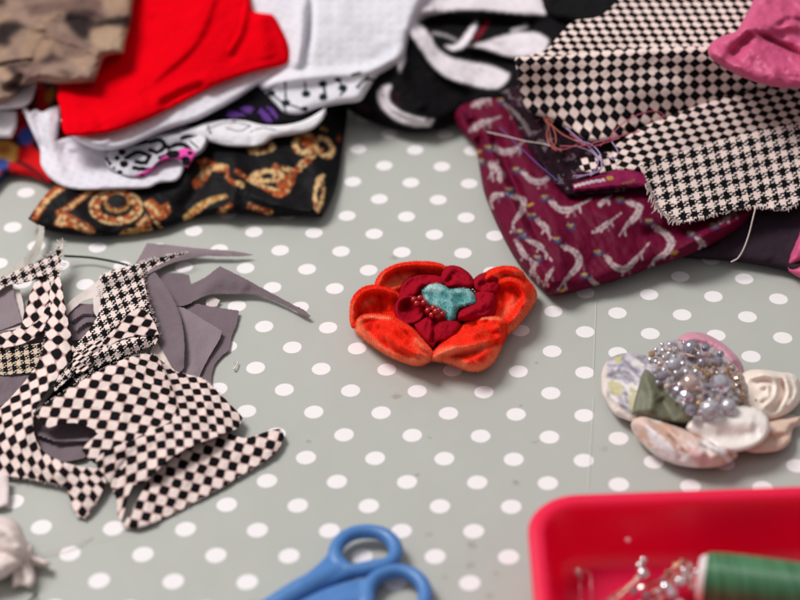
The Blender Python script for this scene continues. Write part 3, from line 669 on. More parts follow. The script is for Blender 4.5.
UVB = [(524, 67, 0, 0), (524.6, 78, 0, 1), (526, 90.6, 0, 2), (529, 104, 0, 3), (563.6, 114, 3, 4), (576, 125.6, 4, 5), (643, 52.4, 10, -1), (644, 93.6, 10, 3), (645, 106, 10, 4), (667.6, 92.4, 12, 3), (748.4, 86.4, 19, 3), (726, 88, 17, 3), (725.6, 100.6, 17, 4), (723.6, 75.6, 17, 2), (605, 62.6, 7, 0), (599, 98, 7, 3)]
pA = Patch([(517, 58, 6.4), (545, 50, 6.5), (560, 34, 6.8), (574, 21, 6.9), (600, 16, 7.0), (622, -6, 7.2), (640, -50, 7.6), (860, -50, 7.6), (860, 60, 6.6), (760, 54, 6.5), (700, 50, 6.45), (650, 53, 6.4), (600, 56, 6.35), (560, 59, 6.35)], 3, 0, 10, ridges=[([(560, 40), (640, 30), (720, 32)], .12, 14)], wr=(.05, 30, 0, 1.6), uv=lat((601, 46), (10.6, -.1), (3.4, 6.8)))
pB = Patch([(515, 60, 6.25), (517, 57, 6.4), (560, 55, 6.4), (600, 51, 6.45), (650, 48, 6.5), (700, 46, 6.5), (760, 50, 6.5), (860, 60, 6.4), (860, 78, 4.9), (802, 88, 4.2), (784, 90, 4.1), (740, 99, 3.8), (690, 115, 3.55), (640, 130, 3.4), (612, 140, 3.4), (592, 142, 3.4), (578, 136, 3.4), (565, 128, 3.4), (546, 118, 3.5), (531, 113, 3.5), (525, 106, 3.7), (520, 92, 4.3), (517, 72, 5.6)], 2.4, .25, 9, ctrl=[(560, 85, 5.0), (620, 90, 4.9), (680, 80, 5.1), (740, 76, 5.2)], ridges=[([(525, 92), (600, 100), (700, 84)], .12, 18), ([(640, 60), (690, 76), (760, 90)], -.12, 12)], wr=(.05, 30, .2, 2), uv=UVB, skirt=.35)
cloth('folded_fabric', [pA, pB], M_CHK, 'black and cream diamond check fabric with the large front fold, top of the right heap', 'fabric', 'folded fabrics in the right heap')
cloth('folded_fabric', Patch([(612, 152, 3.25), (622, 140, 3.5), (640, 128, 3.8), (690, 108, 4.1), (740, 92, 4.3), (800, 78, 4.5), (860, 72, 4.5), (860, 120, 3.4), (800, 128, 3.2), (740, 140, 3.1), (690, 154, 3.05), (662, 164, 3.0), (646, 172, 2.95), (630, 172, 2.95), (616, 171, 2.95)], 2.4, .2, 7, wr=(.04, 22, -.2, 2), uv=lat((690, 131.6), (11.6, -2.2), (3.6, 7.4)), skirt=.25), M_CHK,
    'second layer of diamond check, sandwiched between the big fold and the houndstooth', 'fabric', 'folded fabrics in the right heap')
cloth('fabric_scrap', Patch([(577, 164, 3.0), (582, 156, 3.1), (594, 158, 3.15), (606, 152, 3.2), (622, 156, 3.15), (620, 170, 3.0), (600, 174, 2.95), (584, 172, 2.95)], 1.6, .12, 5, uv=lat((585, 161), (8.5, 4.5), (-4.5, 8)), skirt=.1), M_CHK,
    'small checked corner sticking out beside the tangled threads', 'fabric scrap', 'folded fabrics in the right heap')
pD = Patch([(640, 166, 3.55), (660, 158, 3.65), (690, 149, 3.75), (720, 140, 3.8), (760, 130, 3.9), (800, 122, 3.95), (860, 112, 4.0), (860, 196, 2.6), (802, 203, 2.5), (782, 209, 2.45), (770, 208, 2.45), (757, 206, 2.5), (740, 208, 2.5), (720, 212, 2.45), (700, 218, 2.4), (681, 222, 2.4), (670, 216, 2.5), (660, 208, 2.6), (654, 196, 2.8), (648, 182, 3.1)], 2, 0, 8, ctrl=[(720, 175, 3.15)], ridges=[([(700, 150), (712, 180), (716, 210)], .06, 14)], wr=(.04, 26, .3, 1.4), uv=lat((718, 170), (11.6, -2.4), (2.6, 11.6)), ragged=.35)
cloth('folded_fabric', pD, M_HS, 'houndstooth weave fabric with a frayed lower edge, front of the right heap', 'fabric', 'folded fabrics in the right heap', thick=.07)
hs_obj = [o for o in COL.objects if o.get('label', '').startswith('houndstooth weave')][0]
fr = []
for (x, y, z) in crom([(648, 182, 3.1), (654, 196, 2.8), (660, 208, 2.6), (670, 216, 2.5), (681, 222, 2.4)], 1.6, False): 
    a = RNG.uniform(2, 8); fr.append([at(x + 1, y, z), at(x - a * .35, y + a * .3, z - .05), at(x - a * .5 + RNG.normal(0, 1.5), y + a, z - .12)])
for (x, y, z) in crom([(681, 222, 2.4), (700, 218, 2.4), (720, 212, 2.45), (757, 206, 2.5), (782, 209, 2.45), (802, 203, 2.5)], 1.8, False):
    a = RNG.uniform(1, 4.5); fr.append([at(x, y - 1, z), at(x + RNG.normal(0, .8), y + a * .5, z - .05), at(x + RNG.normal(0, 1.6), y + a, z - .12)])
fo = join_tubes('frayed_fringe', fr, .00022, M_THREADW, hs_obj)
def paint_satinfold(V): return Ink(V, (222, 84, 146)).c
cloth('folded_fabric', Patch([(708, 53, 7.0), (711, 43, 7.2), (722, 36, 7.3), (736, 31, 7.5), (743, 20, 7.7), (750, 8, 7.9), (756, -10, 8.1), (762, -50, 8.4), (870, -50, 8.4), (870, 92, 6.4), (802, 88, 6.3), (785, 88, 6.3), (766, 85, 6.3), (744, 78, 6.4), (726, 69, 6.6), (714, 61, 6.8)], 2, .5, 10,
    ridges=[([(730, 56), (744, 42), (752, 32)], -.35, 5), ([(758, 34), (780, 46), (806, 58), (830, 64)], -.4, 4, 1), ([(744, 50), (770, 66), (810, 72)], .25, 9), ([(738, 34), (770, 26), (800, 22)], .25, 8), ([(776, 26), (790, 20), (812, 22)], -.2, 3), ([(716, 52), (740, 66), (780, 80)], .15, 6)], wr=((.1, 14, .5, 1.8), (.05, 7, .2, 1.6)), skirt=.6), M_SATIN,
    'crumpled bright pink satin lying on top of the diamond check', 'fabric', 'pink satin pieces')
cloth('fabric_scrap', Patch([(785, 269, .4), (790, 254, .8), (796, 240, 1.1), (803, 226, 1.4), (840, 205, 1.6), (845, 300, .4), (806, 281, .3), (796, 276, .3)], 2, .4, 8, ridges=[([(788, 268), (806, 262), (830, 262)], -.3, 3), ([(796, 244), (812, 250), (834, 246)], .15, 6)], wr=(.05, 10, .3, 1.5), skirt=.2), M_SATIN,
    'corner of pink satin on the table below the houndstooth', 'fabric scrap', 'pink satin pieces')
tagit(tube('loose_thread', curve_px([(756, 206, 2.8), (753, 218, 2.4), (749, 234, 1.8), (744, 248, 1.3), (738, 258, .9), (731, 262, .8)]), .00034, M_THREADW), 'single pale thread hanging down from the houndstooth edge', 'thread')
def tangle(name, cs, r, mat, label): tagit(join_tubes(name, [curve_px(c, 2) for c in cs], r, mat), label, 'thread', 'loose threads on the right heap')
tangle('loose_thread', [[(544, 118, 3.6), (549, 128, 3.4), (551, 140, 3.2), (556, 148, 3.1), (566, 149, 3.2), (578, 144, 3.4)], [(546, 120, 3.6), (554, 130, 3.5), (556, 142, 3.4), (552, 148, 3.2), (557, 151, 3.2)], [(548, 122, 3.6), (562, 134, 3.7), (574, 140, 3.8), (586, 146, 3.7)], [(546, 118, 3.7), (553, 122, 3.7), (547, 132, 3.4), (550, 145, 3.2), (562, 151, 3.2)]], .0003, M_THREADO, 'orange threads fraying below the diamond check')
tangle('loose_thread', [[(566, 128, 3.8), (578, 138, 3.7), (588, 146, 3.6), (596, 154, 3.5), (603, 164, 3.4), (598, 172, 3.2), (586, 175, 3.1), (573, 176, 3.0)], [(574, 140, 3.8), (590, 144, 3.7), (600, 154, 3.6), (602, 168, 3.4), (590, 176, 3.1)], [(576, 146, 3.5), (592, 152, 3.5), (598, 162, 3.4), (592, 173, 3.1), (576, 178, 3.0)], [(612, 142, 3.8), (618, 152, 3.6), (614, 160, 3.4), (607, 156, 3.4)]], .00032, M_THREADL, 'lilac threads curling around the small checked corner')
tangle('loose_thread', [[(600, 146, 3.8), (610, 137, 3.9), (622, 124, 4.2), (640, 114, 4.4), (656, 111, 4.4), (664, 115, 4.2), (660, 120, 4.1)], [(560, 146, 3.4), (580, 146, 3.7), (606, 140, 3.9), (640, 131, 3.9)], [(570, 134, 3.8), (590, 146, 3.7), (620, 138, 3.9)]], .00028, M_THREADP, 'pink thread looping across the front of the diamond check')
tangle('loose_thread', [[(487, 132, 2.5), (505, 136, 2.7), (525, 141, 2.8), (544, 144, 2.9), (556, 148, 3.0)]], .00026, M_THREADW, 'pale thread stretched over the burgundy silk')
tangle('loose_thread', [[(500, 128, 2.6), (520, 147, 2.7), (540, 166, 2.7), (562, 184, 2.6)]], .00035, M_THREADB, 'violet thread running along the dark fold of the burgundy silk')

# ------------------------------------------------------------------ left heap of scraps
def fringe(label_start, lines, mat, r=.00018, ln=(1.5, 5), n=1.7):
    ob = [o for o in COL.objects if o.get('label', '').startswith(label_start)][0]
    for L_ in lines:
        out = []
        c = crom(L_, n, False); t = np.gradient(c[:, :2], axis=0)
        for (x, y, z), (tx, ty) in zip(c, t):
            q = math.hypot(tx, ty) + 1e-6; nx, ny = ty / q, -tx / q
            if RNG.random() < .35: continue
            a = RNG.uniform(*ln); k = RNG.normal(0, .9)
            out.append([at(x - nx, y - ny, z), at(x + nx * a * .5, y + ny * a * .5, z + .02), at(x + nx * a + k, y + ny * a + RNG.normal(0, .9), max(.04, z - .08))])
        if out: join_tubes('frayed_fringe', out, r, mat, ob)
GS = 'mauve scraps in the left heap'; GC = 'checked scraps in the left heap'; GH = 'houndstooth scraps in the left heap'
def scrap(outline, mat, label, group, th=.03, **kw):
    th = min(th, .04)
    kw.setdefault('sp', 2.0); kw.setdefault('sharp', 32); kw.setdefault('ragged', .16)
    return cloth('fabric_scrap', Patch(outline, **kw), mat, label, 'fabric scrap', group, thick=th)
scrap([(133, 268, .3), (141, 254, .4), (147, 243, .45), (170, 245, .4), (195, 248, .4), (222, 250, .35), (240, 252, .3), (253, 254.5, .25), (240, 256, .25), (220, 256, .25), (205, 256, .25), (188, 259, .25), (172, 263, .3), (158, 269, .3), (148, 274, .35), (138, 276, .35)], M_PURPLE2, 'mauve scrap with a long straight spike, topmost in the left heap', GS, wr=(.04, 16, 0, 1), ridges=[([(150, 262), (190, 253), (240, 253)], .1, 6)])
scrap([(150, 290, .35), (158, 274, .5), (174, 273, .5), (189, 275, .45), (191, 284, .4), (204, 278, .6), (220, 266, .75), (232, 272, .7), (246, 279, .6), (266, 290, .45), (290, 303, .35), (304, 310, .3), (310, 315.5, .25), (308, 317, .25), (301, 314, .25), (284, 305, .25), (262, 296, .3), (248, 294, .3), (230, 294, .35), (214, 294, .4), (200, 298, .4), (186, 305, .4), (172, 306, .4), (156, 300, .35)], M_PURPLE, 'mauve scrap curving out to a long thin point over the polka dots', GS, wr=(.05, 18, .3, 1.4), ridges=[([(196, 296), (222, 280), (250, 288)], .1, 8)])
scrap([(176, 308, .15), (190, 303, .25), (214, 307, .25), (239, 310.5, .2), (237, 322, .15), (232, 336, .12), (229, 350, .12), (221, 357, .1), (215, 364, .1), (212, 374, .1), (211, 384, .1), (195, 384, .15), (180, 372, .2), (176, 340, .2)], M_PURPLE, 'broad mauve scrap with a notched right edge', GS, wr=(.04, 20, 0, 1))
scrap([(172, 306, .45), (184, 308, .5), (204, 320, .45), (222, 331, .4), (219, 340, .35), (212, 352, .3), (203, 368, .25), (198, 380, .25), (184, 382, .3), (176, 350, .4)], M_PURPLE2, 'lighter mauve scrap lying on the notched mauve one', GS, wr=(.03, 20, 0, 1), ridges=[([(184, 312), (190, 345), (196, 378)], .08, 8)])
scrap([(141, 284, .8), (148, 277, .95), (155, 272, .95), (162, 281, .85), (171, 295, .8), (179, 312, .7), (183, 328, .65), (184.5, 346, .6), (184, 368, .5), (178, 374, .4), (169, 362, .45), (158, 340, .5), (150, 318, .6), (145, 300, .7)], M_PURPLE, 'dark mauve leaf-shaped scrap standing on its edge beside the houndstooth', GS, wr=(.04, 16, 1, 1.5), ridges=[([(158, 276), (174, 305), (182, 340), (182, 366)], .22, 8)])
scrap([(150, 352, .4), (158, 336, .4), (168, 350, .4), (178, 372, .3), (180, 384, .2), (160, 380, .3)], plain('cream_lining', lin(226, 210, 200), .05), 'cream lining scrap peeping out between mauve and check', GS)
scrap([(206, 300, .2), (212, 297, .25), (220, 300, .2), (217, 306, .12), (206, 308, .12)], M_CHIFFON, 'tiny white scrap behind the curved mauve scrap', 'pale sheer scraps')
scrap([(58, 326, .2), (64, 308, .3), (72, 304, .4), (95, 304, .35), (98, 324, .3), (88, 336, .3), (76, 340, .3), (64, 340, .2)], M_PURPLE, 'rippled mauve scrap between the two checked strips', GS, ridges=[([(70, 322), (82, 314), (96, 314)], .25, 3), ([(74, 332), (86, 322), (97, 321)], .22, 3)], wr=(.04, 8, 0, 1))
scrap([(-20, 288, .4), (0, 284, .5), (12, 280, .6), (15, 298, .5), (22, 322, .4), (0, 330, .3), (-20, 332, .3)], M_PURPLE2, 'mauve scrap with a dark edge at the left border', GS, wr=(.03, 14, 0, 1))
scrap([(-20, 370, .5), (0, 371, .5), (22, 368, .5), (34, 372, .5), (22, 388, .35), (8, 402, .3), (-20, 414, .3)], M_PURPLE, 'mauve scrap beneath the houndstooth band at the left border', GS, wr=(.05, 10, 0, 1))
scrap([(-20, 334, .3), (10, 330, .35), (30, 332, .35), (46, 322, .4), (52, 330, .4), (46, 346, .35), (20, 352, .3), (-20, 356, .3)], M_PURPLE, 'mauve scrap showing under the thin curved checked strip', GS, wr=(.08, 9, 0, 1))
scrap([(24, 410, .2), (50, 416, .2), (96, 424, .25), (104, 440, .2), (84, 458, .2), (60, 462, .2), (40, 456, .2), (30, 436, .2)], M_PURPLE, 'shaded mauve scrap seen through the gap in the checks', GS, wr=(.06, 14, .2, 1.5), ridges=[([(34, 434), (60, 442), (96, 440)], .3, 4, 1)])
# sheer strips and ribbons
scrap([(52, 322, .35), (62, 309, .5), (74, 298, .6), (88, 288, .7), (101, 278, .8), (103, 292, .75), (98, 318, .6), (94, 312, .6), (93, 298, .6), (82, 302, .5), (70, 312, .45), (60, 324, .35)], M_CHIFFON, 'pale sheer strip stretched from the houndstooth to the checked strip', 'pale sheer scraps', wr=(.05, 8, 0, 1))
scrap([(-20, 283, .25), (0, 272, .3), (14, 265, .35), (26, 256, .5), (34, 245, .6), (38, 232, .7), (39, 222, .7), (44, 223, .7), (44, 236, .65), (40, 250, .5), (31, 262, .35), (16, 272, .3), (0, 279, .25), (-20, 290, .2)], plain('beige_ribbon_silk', lin(190, 182, 172), .05, rough=.5), 'thin beige ribbon running out from under the medallion print', 'pale sheer scraps', sp=1.5)
scrap([(-20, 290, .3), (0, 284, .3), (20, 290, .35), (24, 310, .3), (20, 330, .25), (0, 335, .25), (-20, 335, .25)], M_CHIFFON, 'pale pink scrap under the first checked strip', 'pale sheer scraps')
tagit(tube('loose_thread', curve_px([(64, 256, .5), (76, 256.5, .4), (90, 257.5, .35), (106, 260, .4), (120, 263, .6), (130, 266, .9)]), .0006, M_THREADK), 'dark green thread arching behind the houndstooth', 'thread')
tagit(tube('loose_thread', curve_px([(30, 556, .05), (44, 553, .12), (60, 549, .15), (76, 544, .12), (92, 537, .05)]), .00016, M_THREADW), 'very fine hair-like thread on the bare dotted cloth', 'thread')
# houndstooth pieces
scrap([(-20, 292, .8), (0, 278, .9), (10, 274, .95), (24, 267, 1.0), (38, 261, 1.05), (52, 254, 1.1), (58, 248, 1.15), (63.5, 241, 1.2), (62, 254, 1.1), (60, 270, 1.0), (61, 290, .9), (54, 300, .85), (50, 284, .85), (46, 274, .9), (36, 279, .85), (22, 283, .8), (8, 285, .8), (-20, 302, .7)], M_HS, 'houndstooth strip rising to a frayed tip in the left heap', GH, uv=lat((30, 270), (9.5, -3.5), (3, 8.6)), wr=(.05, 14, 0, 1), ragged=.35)
scrap([(-20, 346, .6), (0, 348, .6), (20, 345, .65), (42, 343, .7), (50, 350, .75), (44, 362, .7), (32, 372, .6), (14, 374, .55), (-20, 376, .5)], M_HSB, 'brownish houndstooth band at the left border of the heap', GH, uv=lat((20, 356), (9, -1.5), (1, 8.8)), wr=(.06, 10, 0, 1), ragged=.3)
scrap([(99, 277, 1.0), (108, 272, 1.1), (122, 268, 1.15), (140, 263, 1.2), (162, 257, 1.0), (178, 254, .85), (189, 252, .75), (176, 257, .8), (162, 263, .95), (150, 270, 1.05), (143, 277, 1.1), (146, 290, 1.15), (149, 306, 1.15), (154, 322, 1.05), (159, 336, .9), (156, 344, .8), (140, 351, .85), (120, 358, .9), (102, 366, .9), (86, 376, .85), (77, 384, .7), (70, 372, .75), (70, 350, .85), (82, 338, .95), (92, 326, .95), (98, 314, .95), (101, 300, .95), (103, 288, .98)], M_HS, 'long houndstooth band folded down the middle of the left heap', GH, ridges=[([(100, 282), (122, 276), (146, 270)], .18, 5), ([(108, 330), (128, 316), (150, 312)], .15, 6), ([(80, 366), (104, 352), (150, 340)], .3, 7), ([(74, 352), (90, 344), (112, 322)], .2, 7)], uv=lat((128, 290), (9.5, -3.4), (3.6, 9.4)), wr=(.06, 12, .3, 1.4), ragged=.3)
# checked pieces
scrap([(38, 276, .75), (46, 270, .85), (52, 276, .85), (53, 292, .8), (50, 306, .75), (46, 322, .7), (40, 333, .6), (30, 330, .55), (22, 322, .5), (26, 308, .55), (31, 292, .65)], M_CHK2, 'short checked strip hanging from the houndstooth tip', GC, uv=lat((36, 284), (11.8, 1.5), (-2.8, 12.8)), wr=(.05, 10, 0, 1), th=.08)
scrap([(-20, 336, .7), (0, 334, .75), (16, 329, .8), (30, 326, .85), (40, 319, .9), (46, 306, 1.0), (49, 299, 1.0), (51, 306, 1.0), (47, 322, .95), (38, 335, .85), (24, 343, .8), (8, 347, .75), (-20, 352, .7)], M_CHK2, 'thin curved checked strip with a brown raw edge', GC, uv=lat((6, 334), (13, -1.6), (2, 11.5)), wr=(.05, 8, 0, 1), th=.1)
scrap([(52, 282, .95), (57, 274, 1.05), (61, 282, 1.05), (64, 300, 1.0), (67, 316, 1.0), (71, 334, 1.0), (74, 350, .95), (68, 362, .95), (58, 376, .9), (46, 392, .85), (36, 408, .8), (33, 424, .75), (36, 440, .6), (44, 452, .55), (58, 460, .6), (78, 466, .6), (98, 468, .6), (108, 476, .5), (101, 494, .35), (92, 508, .25), (85, 518, .15), (77, 516, .15), (71, 502, .2), (66, 487, .25), (54, 483, .25), (40, 481, .25), (26, 478, .25), (8, 476, .25), (-20, 474, .25), (-20, 424, .5), (0, 408, .55), (12, 396, .6), (26, 380, .7), (36, 366, .75), (42, 352, .8), (45, 338, .85), (47, 318, .9), (49, 300, .9)], M_CHK2, 'long checked strip running down the left side and ending in a torn tail', GC,
    uv=[(16.3, 450, 0, 0), (26.6, 452.5, 1, 0), (37.3, 456, 2, 0), (47, 459.5, 3, 0), (56.4, 464, 4, 0), (69, 465.6, 5, 0), (81, 465.6, 6, 0), (92, 468, 7, 0), (5.25, 445.5, -1, 0), (15.8, 463.4, 0, 1), (26.3, 467.4, 1, 1), (36.8, 470, 2, 1), (20.6, 435, 0, -1), (9.6, 431.5, -1, -1), (31.5, 438.5, 1, -1), (28, 422, 0, -2), (17.5, 419, -1, -2), (7, 416.6, -2, -2), (26.7, 409, -1, -3), (35.7, 398.5, -1, -4), (43.2, 388, -1, -5), (53, 376.7, -1, -6), (62, 364, -1, -7), (65, 346.7, -1, -8), (66, 334, -1, -9), (65, 321, -1, -10), (62, 308, -1, -11), (60, 295, -1, -12), (26, 395.5, -2, -4), (34.2, 384, -2, -5), (41.7, 373, -2, -6), (48, 359.5, -2, -7), (49.5, 346, -2, -8), (51, 333.7, -2, -9), (53, 321.6, -2, -10), (54, 309, -2, -11), (-5, 430, -2.4, -.9), (74, 482, 5, 1.2), (75, 494.5, 5, 2.2), (87, 489, 6, 2), (80, 512, 5.3, 3.5)], ridges=[([(56, 290), (60, 330), (58, 366), (30, 412), (20, 450)], .18, 9), ([(58, 470), (80, 490), (86, 510)], .18, 7), ([(10, 440), (40, 466), (70, 472)], .15, 8)], wr=(.07, 14, .5, 1.5), th=.08)
scrap([(98, 350, 1.1), (108, 336, 1.2), (120, 322, 1.3), (132, 311, 1.35), (140, 307, 1.35), (148, 313, 1.3), (154, 322, 1.2), (159, 334, 1.05), (148, 336, 1.1), (134, 336, 1.15), (122, 339, 1.15), (110, 345, 1.12), (104, 354, 1.08)], M_CHK2, 'small checked patch turned over on the houndstooth band', GC, uv=lat((138, 321.2), (13.9, -5.8), (4, 9.7)), wr=(.04, 9, 0, 1))
scrap([(122, 526, .2), (130, 514, .3), (142, 492, .35), (160, 466, .4), (190, 444, .4), (222, 430, .35), (236, 436, .3), (246, 438, .3), (262, 433, .3), (272, 430, .3), (281, 428.5, .3), (284.5, 437, .25), (278, 449, .22), (268, 458, .2), (254, 467, .18), (238, 477, .16), (222, 487, .14), (204, 497, .12), (185, 507, .1), (170, 515, .1), (157, 521, .1), (145, 526, .1), (136, 528, .1), (127, 528, .12)], M_CHK2, 'long checked scrap lying along the front of the left heap', GC, uv=lat((167.8, 511.8), (12.4, -7.2), (6.4, 11.7)), ridges=[([(130, 522), (136, 526), (158, 519)], .15, 4), ([(150, 500), (200, 468), (270, 440)], .12, 12), ([(272, 436), (276, 442), (268, 454)], .1, 5)], wr=((.06, 18, -.5, 1.6), (.04, 8, -.5, 1.8)), th=.07)
C1 = [(33, 413, 1.0), (46, 404, 1.05), (60, 394, 1.1), (78, 383, 1.15), (95, 373, 1.2), (112, 364, 1.2), (130, 357, 1.15), (142, 354, 1.1), (155, 355, 1.0), (164, 363, .9), (174, 371, .85), (190, 375, .8), (205, 380, .75), (217, 391, .65), (228, 402, .6), (236, 410, .5), (242, 417, .4), (240, 424, .4), (236, 428, .45), (226, 432, .65), (214, 437, .8), (200, 442, .9), (186, 448, .95), (174, 455, .95), (164, 463, .9), (155, 472, .8), (148, 479, .65), (140, 483, .5), (133, 484, .5), (128, 496, .4), (124, 512, .3), (121, 520, .25), (118, 514, .25), (117, 500, .35), (112, 488, .5), (106, 476, .7), (98, 466, .8), (88, 458, .85), (82, 450, .9), (88, 442, .95), (98, 434, 1.0), (92, 428, 1.05), (76, 423, 1.05), (60, 424, 1.05), (48, 428, 1.0), (42, 422, 1.0)]
p1_ = Patch(C1, sp=2, sharp=32, ragged=.16, ctrl=[(140, 400, 1.1), (180, 410, .85), (110, 410, 1.15), (120, 450, .85)], uv=[(58.2, 402.2, 0, 0), (65, 413, 0, 1), (72, 424, 0, 2), (45, 412, -1, 0), (71, 393, 1, 0), (78, 403.75, 1, 1), (85, 413.75, 1, 2), (84.4, 383, 2, 0), (90.6, 393.75, 2, 1), (98, 405, 2, 2), (105, 415, 2, 3), (97.5, 375.6, 3, 0), (104.4, 385.6, 3, 1), (111.9, 396, 3, 2), (118, 406.9, 3, 3), (125.6, 417.5, 3, 4), (110.6, 370.6, 4, 0), (117.5, 378.75, 4, 1), (124.4, 388.75, 4, 2), (131.9, 399.4, 4, 3), (138.75, 410, 4, 4), (146, 420, 4, 5), (123, 362, 5, 0), (130.6, 373, 5, 1), (137.5, 383, 5, 2), (145, 393, 5, 3), (151.9, 403.75, 5, 4), (134, 360.6, 6, 0), (141, 368.75, 6, 1), (148.75, 380, 6, 2), (156, 388.75, 6, 3), (120, 450, 1.47, 5.96), (139.6, 439, 3, 6)],
    ridges=[([(100, 372), (116, 396), (122, 424)], .1, 7, 1), ([(62, 398), (84, 410), (120, 414)], -.1, 4), ([(40, 414), (90, 384), (140, 362)], .08, 8)], wr=((.06, 26, .5, 1.6), (.05, 9, .8, 1.8)))
p2_ = Patch([(157, 355.5, 1.15), (164, 363, 1.0), (174, 371, .92), (190, 375, .86), (205, 380, .8), (217, 391, .7), (228, 402, .64), (236, 410, .55), (242.5, 417, .45), (240.5, 424, .45), (236.5, 428.5, .5), (226, 432.5, .7), (214, 437.5, .85), (200, 442.5, .95), (186, 448.5, 1.0), (174, 455.5, 1.0), (164, 463.5, .95), (155, 472.5, .85), (148, 479.5, .7), (140, 483.5, .6), (133, 484.5, .55), (128, 496, .45), (124, 512, .34), (121, 520.5, .28), (117.6, 514, .28), (116.6, 500, .4), (111.5, 488, .55), (105.5, 476, .75), (97, 466, .88), (98, 457, 1.0), (110, 449, 1.08), (130, 441, 1.12), (150, 431, 1.14), (168, 423, 1.14), (180, 411, 1.14), (173, 394, 1.2), (165, 375, 1.24)], sp=2, sharp=50, ragged=.14, ctrl=[(200, 405, .95), (190, 430, 1.0), (150, 455, 1.0)],
    uv=[(172.5, 376.9, 0, 0), (183.75, 380.6, 1, 0), (194.75, 385.6, 2, 0), (205.4, 391.9, 3, 0), (215.9, 398.75, 4, 0), (225.6, 406.9, 5, 0), (235, 415, 6, 0), (178.1, 386.9, 1, 1), (188.1, 391.9, 2, 1), (208.75, 405.6, 4, 1), (218.75, 413.75, 5, 1), (191.9, 405, 3, 2), (201.9, 411.9, 4, 2), (211.9, 419.4, 5, 2), (195, 420, 4, 3), (187.5, 426.9, 4, 4), (179.4, 434.4, 4, 5), (170, 443, 4, 6), (161.25, 453, 4, 7), (204.4, 428, 5, 3), (213.75, 436, 6, 3), (151.5, 463, 4, 8), (141, 456.5, 3, 8), (132, 469.5, 3, 9), (121.5, 463.5, 2, 9), (142.5, 475, 4, 9)],
    ridges=[([(158, 358), (166, 378), (175, 400)], .16, 4), ([(200, 384), (206, 404), (200, 424)], .1, 6, 1), ([(110, 452), (150, 440), (176, 424)], .08, 5), ([(112, 490), (120, 470), (130, 456)], -.12, 3), ([(150, 478), (170, 456), (225, 434)], .12, 5)], wr=((.06, 22, .5, 1.6), (.05, 8, .8, 1.8)))
cloth('fabric_scrap', [p1_, p2_], M_CHK2, 'largest checked scrap, creased and spread across the middle of the left heap', 'fabric scrap', GC, thick=.035)
scrap([(74, 352, 1.05), (82, 345, 1.1), (92, 341, 1.15), (103, 340, 1.15), (101, 352, 1.15), (94, 362, 1.1), (84, 371, 1.05), (77, 374, 1.0), (72, 366, 1.02)], M_CHK2, 'twisted checked bit pinched between the long strip and the houndstooth band', GC, uv=lat((84, 360), (9, -3.5), (-4, 6.2)), wr=(.06, 7, .8, 2), ridges=[([(76, 366), (90, 352), (102, 344)], .15, 3)])
scrap([(54, 386, .98), (58, 376, 1.02), (65, 369, 1.05), (72, 365, 1.05), (74, 371, 1.02), (69, 378, 1.0), (61, 386, .96), (55, 391, .95)], M_HS, 'thin twisted houndstooth end lying on the long checked strip', GH, uv=lat((62, 378), (8.5, -6), (4, 6)), wr=(.04, 6, 0, 1), ragged=.3)
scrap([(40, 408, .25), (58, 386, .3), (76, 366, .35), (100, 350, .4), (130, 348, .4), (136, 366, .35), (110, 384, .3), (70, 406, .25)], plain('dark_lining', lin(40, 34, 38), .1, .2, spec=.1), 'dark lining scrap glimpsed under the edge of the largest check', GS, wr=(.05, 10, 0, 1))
fringe('houndstooth strip', [[(38, 261, 1.05), (52, 254, 1.1), (58, 248, 1.15), (63.5, 241, 1.2)], [(63.5, 241, 1.2), (62, 254, 1.1), (60, 270, 1.0)]], M_THREADW)
fringe('long houndstooth band', [[(189, 252, .75), (162, 256, 1.0), (140, 262, 1.2), (122, 267, 1.15), (99, 276, 1.0)], [(100, 300, .95), (99, 286, 1.0)][::1], [(143, 277, 1.1), (149, 306, 1.15), (159, 336, .9)]], M_THREADW, ln=(1, 3.5))
fringe('long checked strip', [[(101, 494, .35), (92, 508, .25), (85, 518, .15), (77, 516, .15), (71, 502, .2)], [(66, 487, .25), (40, 481, .25), (8, 476, .25)], [(52, 282, .95), (49, 300, .9), (45, 338, .85), (36, 366, .75)]], M_THREADW, ln=(.8, 2.4), r=.00012)
fringe('long checked scrap', [[(284.5, 437, .25), (268, 458, .2), (238, 477, .16), (204, 497, .12), (157, 521, .1)]], M_THREADW, ln=(.6, 1.8), r=.00011)
fringe('largest checked', [[(242, 417, .4), (228, 402, .6), (205, 380, .75), (174, 371, .85), (156, 355, 1.0), (130, 357, 1.15), (95, 373, 1.2), (60, 394, 1.1), (33, 413, 1.0)]], M_THREADW, ln=(.8, 2.2), r=.00012)
# pale bits at the lower left
cloth('fabric_scrap', Patch([(-30, 468, .5), (0, 472, .5), (8, 474, .45), (9, 490, .35), (8, 505, .25), (0, 508, .2), (-30, 510, .2)], 2.2, .1, 5), plain('blush_cotton', lin(240, 222, 222), .03), 'blush pink scrap end at the left border below the checks', 'fabric scrap', 'pale sheer scraps', thick=.1)
M_CREAMS = plain('taupe_satin', lin(232, 214, 208), .08, .5, rough=.45, spec=.5)
rb = empty('ribbon_flower', at(-6, 560, 0), 'dusty beige satin ribbon flower at the lower left border', 'ribbon flower')
cloth('petal', Patch([(-40, 508, .6), (0, 516, 1.0), (12, 519, 1.0), (21, 527, .9), (26, 540, .7), (29, 552, .5), (24, 564, .3), (14, 573, .2), (2, 580, .15), (-40, 590, .2)], 2, .9, 16, ridges=[([(-8, 520), (14, 536), (24, 556)], .2, 6), ([(-10, 550), (10, 556), (24, 556)], -.2, 5)], wr=(.08, 12, .4, 1.5), skirt=.15), M_CREAMS, parent=rb)
